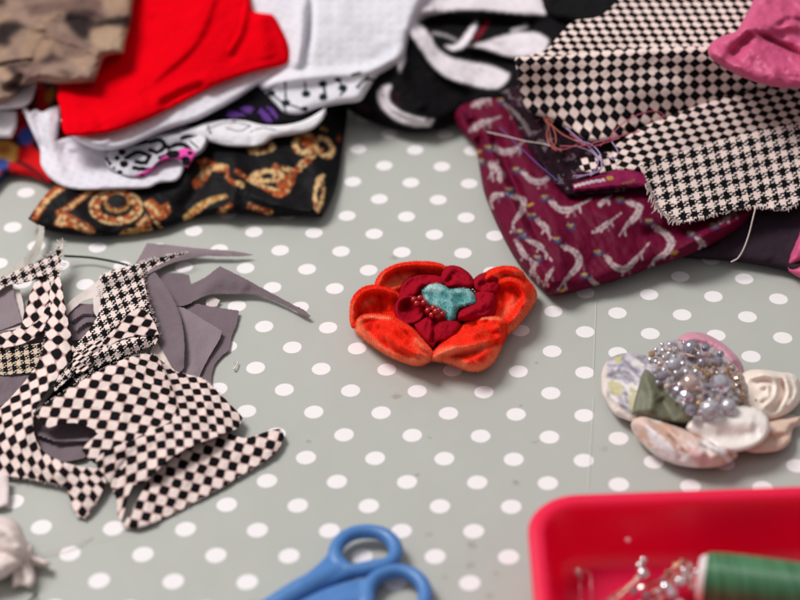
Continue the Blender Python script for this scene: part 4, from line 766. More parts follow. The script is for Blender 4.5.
cloth('ribbon_tail', Patch([(20, 552, .6), (27, 548, .7), (32, 554, .5), (42, 558, .4), (51, 562, .35), (48, 567, .25), (38, 567, .2), (28, 565, .25)], 1.5, .2, 5, ridges=[([(26, 556), (48, 564)], .12, 3)], skirt=.1), M_CREAMS, parent=rb)
cloth('ribbon_tail', Patch([(14, 560, .5), (28, 560, .5), (34, 570, .4), (35, 582, .25), (30, 589, .15), (22, 586, .15), (12, 589, .1), (12, 578, .3)], 1.5, .25, 6, ridges=[([(18, 566), (24, 584)], -.15, 3)], skirt=.1), M_CREAMS, parent=rb)
cloth('ribbon_tail', Patch([(24, 558, .8), (30, 543, .9), (32, 545, .9), (29, 560, .7), (26, 566, .6)], 1.2, .1, 3, skirt=.05), M_CREAMS, parent=rb)
tagit(tube('loose_thread', curve_px([(26, 606, .1), (31, 600, .2), (37, 595, .12)]), .0006, M_THREADK), 'short dark thread end below the ribbon flower', 'thread')

# ------------------------------------------------------------------ orange velvet flower
def velvet(name, col, tint, sheen=.9, nap_sheen=None):
    """deep pile: crushed patches lie light or dark, the pile glows at its edges"""
    m, nt, p = new_mat(name, rough=.8, sheen=sheen, sheen_tint=tint, spec=.08, sheen_rough=.45)
    t = tex(nt, 'Noise', scale=130, Detail=5, Roughness=.65, Distortion=1.5)
    k = X(nt, t.outputs[0]).smooth(.36, .68)
    d = tuple(c * .86 for c in col[:3]) + (1,)
    l = tuple(min(1, c * 1.1 + .01) for c in col[:3]) + (1,)
    c = mix(nt, k, d, l)
    if nap_sheen:      # pale sheen of the brushed pile, painted into the colour in ribs
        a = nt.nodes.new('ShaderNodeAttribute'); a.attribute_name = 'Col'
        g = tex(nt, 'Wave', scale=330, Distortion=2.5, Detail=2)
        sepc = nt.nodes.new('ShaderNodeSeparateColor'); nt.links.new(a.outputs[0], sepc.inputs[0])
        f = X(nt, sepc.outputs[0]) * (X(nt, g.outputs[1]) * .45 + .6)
        c = mix(nt, f, c, nap_sheen)
    nt.links.new(c, p.inputs['Base Color'])
    g = tex(nt, 'Wave', scale=330, Distortion=2.5, Detail=2); b = tex(nt, 'Noise', scale=240, Detail=5)
    h = X(nt, g.outputs[1]) * .00012 + X(nt, b.outputs[0]) * .0005
    n = nt.nodes.new('ShaderNodeBump'); n.inputs['Distance'].default_value = 1
    nt.links.new(h.s, n.inputs['Height']); nt.links.new(n.outputs[0], p.inputs['Normal'])
    sh = nt.nodes.new('ShaderNodeBsdfSheen'); sh.inputs['Color'].default_value = tuple(c * .22 for c in tint[:3]) + (1,); sh.inputs['Roughness'].default_value = .6
    ad = nt.nodes.new('ShaderNodeAddShader'); nt.links.new(p.outputs[0], ad.inputs[0]); nt.links.new(sh.outputs[0], ad.inputs[1])
    nt.links.new(ad.outputs[0], nt.nodes['Material Output'].inputs['Surface'])
    return m
def nap_sheen(*strokes):
    """painted sheen patches on one petal: (line, width, amount)"""
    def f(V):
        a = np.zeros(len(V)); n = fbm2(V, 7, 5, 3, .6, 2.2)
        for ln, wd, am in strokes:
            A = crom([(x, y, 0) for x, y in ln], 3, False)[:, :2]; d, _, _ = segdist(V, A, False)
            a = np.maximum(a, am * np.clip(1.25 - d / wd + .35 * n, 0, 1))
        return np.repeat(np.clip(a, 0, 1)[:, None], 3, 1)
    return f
M_OR = velvet('orange_velvet', lin(255, 26, 2), lin(255, 140, 90), .55, nap_sheen=lin(255, 158, 118))
M_CRIM = plain('crimson_crepe', lin(160, 0, 30), .1, .3, rough=.85, spec=.12)
M_TEAL = printed('teal_velvet', rough=.85, wr=.12, amt=.1, sheen=.3, sheen_tint=lin(220, 245, 240), spec=.1)
def paint_teal(V):
    k = Ink(V, (104, 170, 172)); k.blobs(9, .1, (132, 190, 190), 3, .4, 1.6); k.blobs(7, .3, (178, 214, 212), 13, .4, 1.6); k.blobs(8, .3, (84, 154, 156), 33, .2, 1.8)
    k.ell((434, 288), 10, 4, (196, 226, 224)); k.ell((449, 318), 5, 6, (104, 172, 172)); return k.c
M_RBEAD, _nt, _p = new_mat('red_glass_bead', rough=.08, spec=.7); _p.inputs['Base Color'].default_value = lin(170, 6, 16); _p.inputs['Coat Weight'].default_value = .0
fl = empty('flower_brooch', at(443, 320, 0), 'orange velvet flower with a crimson ruffled centre and teal patch', 'flower brooch', 'handmade fabric flowers')
def petal(pts, mat, name='petal', parent=None, **kw):
    kw.setdefault('sp', 1.8); kw.setdefault('skirt', .35); kw.setdefault('inset', 6)
    pts = [(x, y, max(z, .42)) for x, y, z in pts]; kw.setdefault('floor', .3)
    pile = kw.pop('pile', (9000, .0009, .00007) if mat is M_OR else None); pt = Patch(pts, **kw)
    if pile: add_pile(pt, *pile)
    return cloth(name, pt, mat, parent=parent or fl)
petal([(374, 292, 1.2), (376, 280, 1.35), (383, 271, 1.4), (394, 265, 1.45), (408, 262, 1.5), (424, 261.5, 1.5), (438, 263, 1.45), (450, 268, 1.3), (452, 285, 1.1), (430, 300, .9), (400, 300, .9), (384, 298, 1)], M_OR, paint=nap_sheen(([(386, 288), (402, 280), (424, 281)], 6, .8), ([(378, 284), (384, 271)], 2, .4)), puff=.35, R=6, ctrl=[(405, 282, .75), (420, 282, .75), (393, 286, .8)],
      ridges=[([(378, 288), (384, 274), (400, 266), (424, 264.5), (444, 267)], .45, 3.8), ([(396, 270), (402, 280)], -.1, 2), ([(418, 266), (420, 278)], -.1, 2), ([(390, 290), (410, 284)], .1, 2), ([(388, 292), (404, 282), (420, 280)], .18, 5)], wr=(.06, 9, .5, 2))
petal([(478, 284, 1.2), (482, 276, 1.4), (491, 269, 1.5), (504, 266, 1.5), (515, 267, 1.5), (522, 271, 1.4), (526, 277, 1.1), (534, 287, .7), (537, 295, .4), (534, 304, .25), (526, 316, .2), (516, 328, .2), (508, 335, .25), (498, 330, .6), (490, 318, .9), (482, 300, 1.0)], M_OR, paint=nap_sheen(([(537, 292), (530, 310), (510, 332)], 7, .75), ([(496, 276), (520, 274)], 3, .6), ([(500, 318), (514, 300)], 5, .5)), puff=.3, R=8, ctrl=[(502, 300, .85), (512, 296, .9), (496, 290, .9), (506, 276, 1.3)],
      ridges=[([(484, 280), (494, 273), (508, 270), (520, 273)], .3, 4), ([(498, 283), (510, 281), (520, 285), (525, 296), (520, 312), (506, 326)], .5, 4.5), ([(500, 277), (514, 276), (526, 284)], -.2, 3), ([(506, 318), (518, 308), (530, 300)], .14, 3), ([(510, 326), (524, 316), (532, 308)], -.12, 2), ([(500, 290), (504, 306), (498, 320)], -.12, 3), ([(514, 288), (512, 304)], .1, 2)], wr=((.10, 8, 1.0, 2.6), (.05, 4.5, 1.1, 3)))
petal([(350, 322, .3), (350, 310, .8), (352, 299, 1.2), (359, 290, 1.35), (369, 285.5, 1.4), (381, 285.5, 1.4), (393, 290, 1.3), (402, 298, 1.1), (404, 312, .9), (396, 324, .8), (376, 326, .8), (360, 328, .5), (352, 328, .3)], M_OR, paint=nap_sheen(([(350, 322), (352, 300)], 2.5, .6), ([(366, 304), (372, 300)], 5, .6)), puff=.3, R=7, ctrl=[(372, 306, .75), (384, 308, .75), (366, 312, .7)],
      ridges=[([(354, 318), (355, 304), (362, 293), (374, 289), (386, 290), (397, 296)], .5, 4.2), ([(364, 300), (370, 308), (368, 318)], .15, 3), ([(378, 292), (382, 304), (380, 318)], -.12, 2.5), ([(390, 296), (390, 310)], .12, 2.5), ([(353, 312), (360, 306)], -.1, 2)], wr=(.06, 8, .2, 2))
petal([(355, 326, .5), (358, 318, 1.0), (366, 314, 1.15), (380, 314, 1.2), (394, 317, 1.25), (408, 324, 1.2), (420, 336, 1.1), (432, 351, .9), (434, 358, .5), (426, 364, .25), (415, 366, .2), (402, 362, .2), (388, 356, .2), (374, 347, .2), (362, 338, .2), (356, 332, .25)], M_OR, paint=nap_sheen(([(357, 322), (360, 332), (380, 350), (404, 362), (428, 360)], 6, .85), ([(362, 316), (390, 318)], 2, .8), ([(416, 342), (430, 354)], 6, .6)), puff=.6, R=15, ctrl=[(390, 334, 1.15)],
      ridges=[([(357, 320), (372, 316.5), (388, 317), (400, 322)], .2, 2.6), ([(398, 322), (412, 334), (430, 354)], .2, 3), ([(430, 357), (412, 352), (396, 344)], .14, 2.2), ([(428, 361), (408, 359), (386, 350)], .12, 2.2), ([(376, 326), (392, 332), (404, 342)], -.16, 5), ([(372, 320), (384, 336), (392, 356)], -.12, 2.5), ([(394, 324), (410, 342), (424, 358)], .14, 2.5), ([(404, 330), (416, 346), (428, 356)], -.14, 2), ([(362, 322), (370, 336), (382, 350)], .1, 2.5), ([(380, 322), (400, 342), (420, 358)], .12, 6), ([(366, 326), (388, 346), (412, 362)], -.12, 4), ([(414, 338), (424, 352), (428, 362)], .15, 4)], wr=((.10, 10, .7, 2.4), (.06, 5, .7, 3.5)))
petal([(429, 357, .6), (438, 346, .95), (448, 337, 1.1), (458, 328, 1.2), (470, 320, 1.25), (484, 315, 1.2), (498, 316, 1.1), (508, 321, .9), (508, 332, .5), (503, 344, .3), (498, 355, .2), (492, 364, .2), (480, 371, .15), (468, 371, .15), (454, 366, .2), (442, 362, .2), (432, 361, .3)], M_OR, paint=nap_sheen(([(432, 359), (456, 364), (482, 370), (500, 352)], 7, .85), ([(440, 352), (464, 350), (484, 346)], 5, .8), ([(478, 318), (500, 318)], 2, .8)), puff=.6, R=14, ctrl=[(474, 338, 1.15)],
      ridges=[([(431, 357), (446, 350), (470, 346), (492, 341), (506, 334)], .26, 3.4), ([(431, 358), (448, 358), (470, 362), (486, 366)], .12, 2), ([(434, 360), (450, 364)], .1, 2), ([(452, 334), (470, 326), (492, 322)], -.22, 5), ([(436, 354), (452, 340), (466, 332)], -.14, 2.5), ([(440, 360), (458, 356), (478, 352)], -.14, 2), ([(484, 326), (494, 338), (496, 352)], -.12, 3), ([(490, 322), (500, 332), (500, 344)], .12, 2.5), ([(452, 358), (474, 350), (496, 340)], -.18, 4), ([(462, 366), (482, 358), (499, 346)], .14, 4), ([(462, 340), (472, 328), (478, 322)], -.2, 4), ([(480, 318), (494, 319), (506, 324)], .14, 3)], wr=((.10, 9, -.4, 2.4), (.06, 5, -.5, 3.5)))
M_FELT = plain('dark_felt', lin(70, 30, 32), .1, .5)
def backing(cx, cy, rx, ry, mat, parent):
    V = [(cx + rx * math.cos(a), cy + ry * math.sin(a), .34) for a in [2 * math.pi * k / 20 for k in range(20)]]
    return cloth('felt_backing', Patch(V, sp=3, skirt=.32, inset=1), mat, parent=parent)
backing(444, 326, 62, 28, M_FELT, fl)
def ruffle(pts, **kw): return petal(pts, M_CRIM, 'ruffle', pile=(1500, .0005, .00006), puff=kw.pop('puff', .35), R=kw.pop('R', 7), sp=1.4, wr=((.11, 7, RNG.uniform(0, 3), 2.2),), skirt=.4, inset=4, **kw)
ruffle([(400, 290, 1.3), (404, 281, 1.4), (414, 275, 1.5), (428, 273, 1.5), (442, 276, 1.5), (446, 284, 1.45), (436, 288, 1.4), (424, 288, 1.4), (416, 296, 1.35), (406, 300, 1.3), (398, 300, 1.25)], ridges=[([(404, 294), (412, 282), (430, 277)], -.2, 3)])
ruffle([(440, 280, 1.5), (442, 270, 1.55), (450, 265.5, 1.6), (460, 267, 1.6), (470, 274, 1.6), (476, 284, 1.5), (470, 290, 1.4), (456, 288, 1.4), (446, 288, 1.4)], puff=.45, ridges=[([(446, 284), (456, 272), (468, 280)], -.18, 3)])
ruffle([(472, 282, 1.45), (480, 274, 1.5), (492, 272, 1.5), (500, 277, 1.45), (501, 286, 1.35), (496, 294, 1.3), (482, 294, 1.35), (474, 290, 1.4)], puff=.4, ridges=[([(478, 286), (490, 282), (500, 282)], -.18, 3)])
ruffle([(474, 292, 1.4), (486, 289, 1.4), (495, 292, 1.35), (497, 304, 1.25), (494, 316, 1.15), (484, 321, 1.15), (468, 322, 1.2), (456, 321, 1.2), (457, 312, 1.3), (466, 306, 1.4), (475, 302, 1.45)], puff=.4, ridges=[([(462, 316), (480, 308), (494, 296)], .15, 4)])
ruffle([(412, 324, 1.1), (424, 317, 1.2), (440, 318, 1.25), (456, 319, 1.25), (462, 325, 1.2), (456, 335, 1.1), (446, 341, 1.05), (438, 342, 1.05), (433, 348, .95), (426, 343, 1.0), (418, 334, 1.05)], puff=.4, ridges=[([(436, 320), (434, 332), (433, 344)], -.25, 3)])
ruffle([(394, 306, 1.2), (397, 298, 1.3), (408, 294, 1.35), (420, 298, 1.35), (425, 308, 1.3), (422, 320, 1.2), (410, 325, 1.15), (400, 322, 1.15), (395, 315, 1.15)], puff=.5, R=5, ctrl=[(409, 310, .5), (406, 310, .5), (413, 310, .55)])
ruffle([(416, 300, 1.35), (424, 290, 1.4), (450, 286, 1.45), (474, 290, 1.45), (474, 304, 1.4), (460, 314, 1.3), (440, 320, 1.25), (424, 316, 1.25)], puff=.1)
petal([(422, 291, 1.85), (429, 285, 1.95), (437, 283.5, 1.95), (444, 286, 1.9), (449, 290, 1.85), (460, 288.5, 1.9), (469, 289.5, 1.9), (474, 295, 1.8), (476, 302, 1.7), (468, 305, 1.7), (459, 307, 1.65), (456, 312, 1.6), (455, 318, 1.5), (449, 323, 1.4), (446, 320, 1.45), (447, 314, 1.55), (440, 310, 1.65), (431, 306, 1.7), (425, 299, 1.78)], M_TEAL, 'centre_patch', pile=(5000, .0010, .00007), paint=paint_teal, soften=3, ragged=.2, sharp=25, puff=.12, R=4, sp=1.3, skirt=.15, inset=2, ridges=[([(428, 292), (446, 296), (470, 298)], -.1, 4), ([(448, 290), (452, 304), (449, 320)], .1, 4)], wr=(.06, 6, 0, 1.6))
def ball_mesh(name, r, sub=2, flat=False, sq=1.0):
    bm = bmesh.new(); bmesh.ops.create_icosphere(bm, subdivisions=sub, radius=r)
    bmesh.ops.scale(bm, vec=(1, 1, sq), verts=bm.verts)
    me = bpy.data.meshes.new(name); bm.to_mesh(me); bm.free()
    if not flat: me.polygons.foreach_set('use_smooth', [True] * len(me.polygons))
    return me
rbm = ball_mesh('red_bead', .0016, 3); rbm.materials.append(M_RBEAD)
for i, (x, y, z) in enumerate([(414, 300, 1.95), (420, 298.5, 2.0), (424, 303, 1.95), (417, 304, 1.9), (428, 311, 1.75), (433.5, 308.5, 1.85), (439, 311, 1.85), (442.5, 314.5, 1.75), (432, 315.5, 1.7), (438, 316, 1.75), (436, 312, 1.95)]):
    o = bpy.data.objects.new('red_bead', rbm); COL.objects.link(o); o.parent = fl; o.location = at(x, y, z) - fl.location

# ------------------------------------------------------------------ cream flower with beads
fc = empty('flower_brooch', at(700, 425, 0), 'cream satin flower with an olive leaf and a cluster of grey crystal beads', 'flower brooch', 'handmade fabric flowers')
backing(704, 424, 64, 30, plain('cream_felt', lin(190, 172, 160), .1, .4), fc)
M_CREAM = plain('cream_satin', lin(250, 232, 219), .04, .3, rough=.4, spec=.5, sheen=.2)
M_PEARL = plain('pearl_satin', lin(249, 240, 234), .04, .2, rough=.3, spec=.6)
M_OLIVE = plain('olive_taffeta', lin(112, 112, 90), .1, .25, rough=.5, spec=.4, sheen=.15)
M_ROSE = plain('dusty_pink_satin', lin(214, 148, 168), .06, .4, rough=.45, spec=.45, sheen=.2)
M_PRSAT = printed('printed_satin', rough=.42, wr=.4, spec=.45)
def paint_A(V):
    k = Ink(V, (206, 198, 206)); k.blobs(9, .1, (172, 164, 174), 3, .5, 2); k.blobs(5, .46, (138, 130, 142), 5, .5, 2.4); k.blobs(12, .3, (226, 218, 216), 15)
    k.poly([(608, 382), (618, 378), (624, 386), (620, 396), (610, 394)], (190, 180, 136)); k.poly([(630, 386), (636, 390), (634, 404), (628, 402)], (190, 180, 136)); k.poly([(614, 358), (622, 355), (624, 360), (616, 364)], (196, 190, 130)); k.poly([(628, 402), (636, 408), (638, 413), (630, 409)], (186, 178, 116)); k.stroke([(618, 372), (628, 378), (636, 384)], .9, (120, 112, 134)); k.stroke([(612, 370), (616, 378)], .8, (128, 120, 140)); k.stroke([(625, 392), (627, 404)], .9, (128, 120, 140)); k.stroke([(610, 366), (624, 366), (640, 372)], 1.1, (140, 132, 150)); k.stroke([(622, 358), (632, 368), (640, 378)], 1, (130, 122, 142)); k.stroke([(606, 376), (616, 372), (622, 364)], .9, (140, 132, 150)); k.stroke([(616, 380), (624, 384), (630, 394)], 1.2, (226, 220, 222)); k.stroke([(634, 356), (644, 362), (652, 360)], 1, (146, 138, 154))
    k.put((V[:, 0] < 606.5) | (V[:, 1] > (V[:, 0] - 600) * .72 + 392), (238, 222, 214)); return k.c
def paint_C(V):
    k = Ink(V, (226, 196, 184)); k.blobs(13, .05, (212, 172, 152), 4, .6, 2.2); k.blobs(12, .22, (236, 226, 226), 9, .6, 2.5); D = (112, 78, 78)
    k.stroke([(667, 434), (676, 441), (683, 450)], .8, D); k.stroke([(672, 430), (680, 440), (686, 452)], .5, (150, 110, 104)); k.stroke([(700, 444), (712, 450), (720, 454)], .9, D); k.stroke([(706, 438), (716, 444)], .6, D); k.stroke([(726, 450), (732, 456)], .8, D); k.stroke([(650, 426), (662, 436)], .5, (170, 130, 120))
    k.poly([(690, 446), (702, 452), (716, 462), (702, 466), (692, 458)], (226, 186, 184)); k.poly([(646, 424), (656, 432), (672, 446), (676, 456), (664, 452), (650, 440)], (234, 226, 228)); return k.c
petal([(672, 352, 1.0), (676, 341, 1.3), (684, 334, 1.4), (694, 332, 1.4), (706, 334, 1.35), (718, 340, 1.3), (728, 347, 1.2), (736, 355, 1.1), (742, 364, .9), (744, 374, .7), (740, 384, .8), (720, 384, 1.0), (694, 372, 1.0)], M_ROSE, puff=.3, R=8, parent=fc, ridges=[([(680, 342), (700, 338), (724, 350), (738, 366)], .2, 5)], wr=(.04, 12, .4, 2))
petal([(738, 384, 1.0), (742, 374, 1.1), (750, 370, 1.15), (764, 369.5, 1.1), (780, 372, 1.0), (793, 374, .9), (798, 379, .7), (802, 390, .5), (801, 400, .4), (794, 409, .4), (784, 416, .5), (770, 420, .6), (752, 416, .9), (742, 402, 1.0)], M_CREAM, puff=.4, R=10, parent=fc,
      ridges=[([(748, 378), (768, 376), (776, 384), (774, 398), (762, 408)], .22, 3.4), ([(758, 386), (768, 386), (768, 396), (758, 400)], .18, 3), ([(756, 372), (784, 378), (788, 392), (780, 408)], .2, 3.4), ([(794, 378), (797, 392), (788, 408)], .14, 3), ([(782, 380), (784, 396), (772, 412)], -.2, 2.6)], wr=(.03, 9, 0, 1.4))
petal([(746, 436, .5), (752, 426, .5), (766, 420, .55), (780, 418, .55), (790, 418, .5), (801, 416, .45), (800, 422, .3), (793, 430, .3), (790, 442, .2), (780, 450, .2), (764, 453, .2), (748, 452, .25), (740, 446, .4)], plain('peach_satin', lin(228, 196, 178), .08, .5, rough=.45, spec=.45), puff=.22, R=8, parent=fc, ridges=[([(770, 434), (780, 430), (788, 436)], .1, 4), ([(760, 440), (784, 436), (796, 424)], -.14, 3)], wr=(.05, 9, .2, 1.6))
petal([(601, 384, .4), (602, 372, .7), (606, 362, 1.0), (614, 356, 1.15), (626, 353, 1.25), (640, 354, 1.3), (654, 360, 1.3), (662, 372, 1.3), (654, 392, 1.2), (644, 410, 1.0), (634, 421, .6), (624, 419, .35), (614, 414, .25), (606, 402, .25), (602, 394, .3)], M_PRSAT, puff=.4, R=10, parent=fc, soften=1, paint=paint_A, sp=1.3, ridges=[([(606, 392), (620, 402), (636, 412)], .15, 4), ([(612, 366), (630, 372), (650, 386)], .1, 6)], wr=(.05, 9, .6, 1.6))
petal([(631, 424, .8), (636, 417, 1.0), (644, 414, 1.05), (656, 418, 1.1), (670, 424, 1.1), (686, 430, 1.1), (704, 438, 1.1), (722, 444, 1.0), (736, 448, .8), (738, 456, .5), (730, 463, .3), (718, 467, .2), (700, 468, .15), (682, 466, .15), (666, 461, .15), (652, 453, .2), (640, 442, .3), (633, 432, .5)], M_PRSAT, puff=.5, R=14, parent=fc, soften=1, paint=paint_C, sp=1.3, ridges=[([(640, 420), (662, 438), (690, 452), (724, 458)], .14, 7), ([(648, 420), (672, 436), (684, 462)], -.12, 4), ([(700, 440), (708, 452), (704, 466)], -.12, 4)], wr=(.05, 11, .6, 2))
petal([(686, 428, 1.3), (690, 420, 1.45), (700, 412, 1.55), (716, 407, 1.6), (734, 405, 1.6), (750, 406, 1.55), (762, 411, 1.5), (769, 420, 1.4), (770, 430, 1.25), (764, 440, 1.15), (754, 447, 1.05), (742, 451, 1.0), (730, 452, 1.0), (716, 448, 1.05), (702, 440, 1.0), (692, 434, 1.15)], M_PEARL, puff=.22, R=5, parent=fc, ridges=[([(700, 428), (726, 422), (756, 424)], .14, 9), ([(716, 436), (740, 436), (760, 430)], -.06, 6)], wr=(.04, 16, .1, 1.6), skirt=.2)
petal([(632, 414, 1.3), (634, 402, 1.5), (638, 388, 1.7), (641, 376, 1.8), (645, 369, 1.85), (650, 371, 1.85), (658, 379, 1.8), (670, 390, 1.75), (682, 402, 1.7), (692, 412, 1.6), (695, 418, 1.5), (690, 422, 1.4), (676, 422, 1.3), (660, 420, 1.25), (646, 417, 1.25)], M_OLIVE, 'leaf', puff=.2, R=7, parent=fc, ridges=[([(644, 372), (652, 394), (650, 414)], .18, 6), ([(652, 374), (674, 396), (692, 416)], .12, 4), ([(660, 398), (668, 410), (676, 420)], -.16, 6)], wr=(.04, 14, .5, 1.6), skirt=.25)
# the pad the beads are sewn to
petal([(640, 372, 1.4), (650, 352, 1.6), (668, 340, 1.6), (700, 342, 1.6), (726, 356, 1.55), (746, 380, 1.4), (750, 400, 1.3), (736, 416, 1.4), (706, 424, 1.5), (690, 416, 1.6), (668, 396, 1.6)], plain('grey_felt', lin(178, 166, 170), .2, .6), 'bead_pad', puff=.15, R=20, parent=fc)
def glassy(name, col, rough=.06, trans=.55, metal=0):
    m, nt, p = new_mat(name, rough=rough, spec=.6)
    p.inputs['Base Color'].default_value = col; p.inputs['Transmission Weight'].default_value = trans; p.inputs['Metallic'].default_value = metal; p.inputs['IOR'].default_value = 1.55; p.inputs['Coat Weight'].default_value = .5; p.inputs['Coat Roughness'].default_value = .03
    return m
G1 = glassy('grey_crystal', lin(226, 222, 232), .03, .1, .8); G2 = glassy('smoky_crystal', lin(176, 168, 184), .04, .3, .5); G3 = glassy('blush_crystal', lin(240, 214, 206), .05, .5, .3); G4 = glassy('milky_bead', lin(214, 210, 220), .15, .45); G5 = glassy('silver_bead', lin(224, 222, 226), .12, 0, .9); GO = glassy('gold_seed_bead', lin(192, 152, 110), .3, .0, .35); GC_ = glassy('copper_wire', lin(206, 156, 136), .25, 0, .9); GD = glassy('bronze_seed_bead', lin(140, 102, 78), .3, 0, .35)
def bead(x, y, rpx, z, mat, name='crystal_bead', facet=True, sq=1.0, parent=None, sub=None):
    r = rpx / 22.5 * .01
    me = ball_mesh(name, r, sub or ((1 if rpx < 5 else 2) if facet else 3), facet, sq); me.materials.append(mat)
    o = bpy.data.objects.new(name, me); COL.objects.link(o); pr = parent or fc; o.parent = pr; o.location = at(x, y, z) - pr.location
    if facet: o.scale = (RNG.uniform(.9, 1.15), RNG.uniform(.85, 1.05), RNG.uniform(.85, 1.1))
    o.rotation_euler = (RNG.uniform(0, 3), RNG.uniform(0, 3), RNG.uniform(0, 3)); return o
big = [(690, 384, 8.6, 2.5, G3, 0), (720.6, 384, 9.2, 2.45, G1, 1), (710, 410, 8.6, 2.1, G4, 1), (728.5, 407, 7.6, 2.0, G4, 1), (691.5, 349, 8, 2.2, G2, 0), (674, 365, 6.6, 2.3, G4, 0), (702, 363, 4.6, 2.35, G2, 0), (717.5, 362, 5.4, 2.2, G2, 1), (720.5, 354, 3.8, 2.1, G2, 0), (650.5, 360.5, 3.8, 2.1, G5, 0), (662, 376, 4.8, 2.3, G2, 1), (686.5, 396.5, 6, 2.4, G1, 1), (677, 391, 4.6, 2.4, G2, 1), (667.5, 387, 4.2, 2.3, G3, 1), (690.5, 410, 5, 2.2, G2, 1), (679.5, 400, 4, 2.3, G1, 1), (663, 351, 3, 2.1, G5, 0), (670, 345, 3, 2.1, G5, 0), (677, 349, 2.8, 2.2, G5, 0), (664, 358, 3, 2.2, G5, 0), (669, 354, 2.6, 2.3, G5, 0), (683, 356, 3.4, 2.3, G1, 1), (683, 364, 3, 2.4, G5, 0), (686, 372, 3, 2.5, G5, 0), (660, 364, 3, 2.2, G3, 0), (655, 371, 3.2, 2.2, G4, 0), (672, 379, 3.4, 2.4, G1, 1), (676, 373, 2.8, 2.5, G5, 0), (696, 372, 3.2, 2.45, G5, 0), (658, 383, 3, 2.2, G2, 0), (700, 398, 4, 2.3, G3, 1), (699, 404, 3.4, 2.2, GO, 0), (711, 372, 3.6, 2.4, G3, 1), (684, 343, 2.6, 2.1, G5, 0), (707, 354, 3, 2.2, G3, 1), (662, 345, 2.4, 2.0, G5, 0), (674, 357, 2.4, 2.4, G5, 0), (680, 385, 3, 2.5, G5, 0), (695, 417, 3, 2.0, G1, 1), (733, 369, 3, 2.2, G2, 1), (664, 370, 2.6, 2.35, G5, 0), (699, 354, 2.6, 2.25, G5, 0), (668, 363, 2.4, 2.4, G5, 0), (672, 396, 3, 2.2, G5, 1), (684, 404, 2.6, 2.3, G5, 0), (718, 399, 3.4, 2.2, G3, 1)]
big = [(x, y, r * (1.12 if r > 4 else 1), z, m, f_) for (x, y, r, z, m, f_) in big]
for (x, y, r, z, m, fct) in big:
    bead(x, y, r, z, m, 'crystal_bead', bool(fct), 1.25 if (x, y) == (710, 410) else 1.0)
placed = [(x, y, r) for (x, y, r, *_q) in big]
for _ in range(900):
    if len(placed) >= 78: break
    x, y = RNG.uniform(644, 738), RNG.uniform(340, 418)
    if not inside(np.array([[x, y]]), np.array([(646, 362), (656, 346), (672, 339), (694, 341), (716, 349), (732, 364), (742, 384), (740, 404), (722, 414), (704, 418), (692, 412), (676, 396), (656, 380)]))[0]: continue
    r = RNG.choice([2.6, 3.4, 4.2, 5.0], p=[.25, .3, .25, .2])
    if min(math.hypot(x - a, y - b) - c * .75 - r * .75 for a, b, c in placed) < 0: continue
    placed.append((x, y, r)); q = RNG.random()
    bead(x, y, r, 2.05 + RNG.normal(0, .06), G5 if q < .42 else G1 if q < .55 else G2 if q < .72 else G3 if q < .9 else GO, 'crystal_bead', r > 2.8)
seeds = []
for i in range(100):
    q = RNG.random()
    if q < .35: x, y = RNG.normal(706, 7), RNG.normal(371, 3.2)
    else:
        t = RNG.random(); x, y = 728 + 20 * t + RNG.normal(0, 3.2), 372 + 30 * t + RNG.normal(0, 3.6)
    seeds.append((x, y))
for (x, y) in seeds:
    bead(x, y, RNG.uniform(1.1, 1.7), 2.35 - .02 * abs(y - 372) + RNG.normal(0, .1), GO if RNG.random() < .65 else GD, 'seed_bead', False, sub=2)
def wires(name, cs, parent, r=.0002):
    return join_tubes(name, [curve_px(c, 1.5) for c in cs], r, GC_, parent)
wires('wire', [[(672, 343, 2.3), (682, 352, 2.6), (696, 357, 2.7), (708, 362, 2.6)], [(700, 352, 2.5), (710, 356, 2.7), (716, 349, 2.5)], [(678, 340, 2.1), (686, 342, 2.4), (700, 352, 2.5)], [(706, 358, 2.6), (722, 366, 2.5), (738, 372, 2.2)], [(660, 352, 2.3), (664, 362, 2.5), (658, 370, 2.4)], [(683, 376, 2.8), (684, 388, 3.0), (692, 394, 2.9)]], fc)

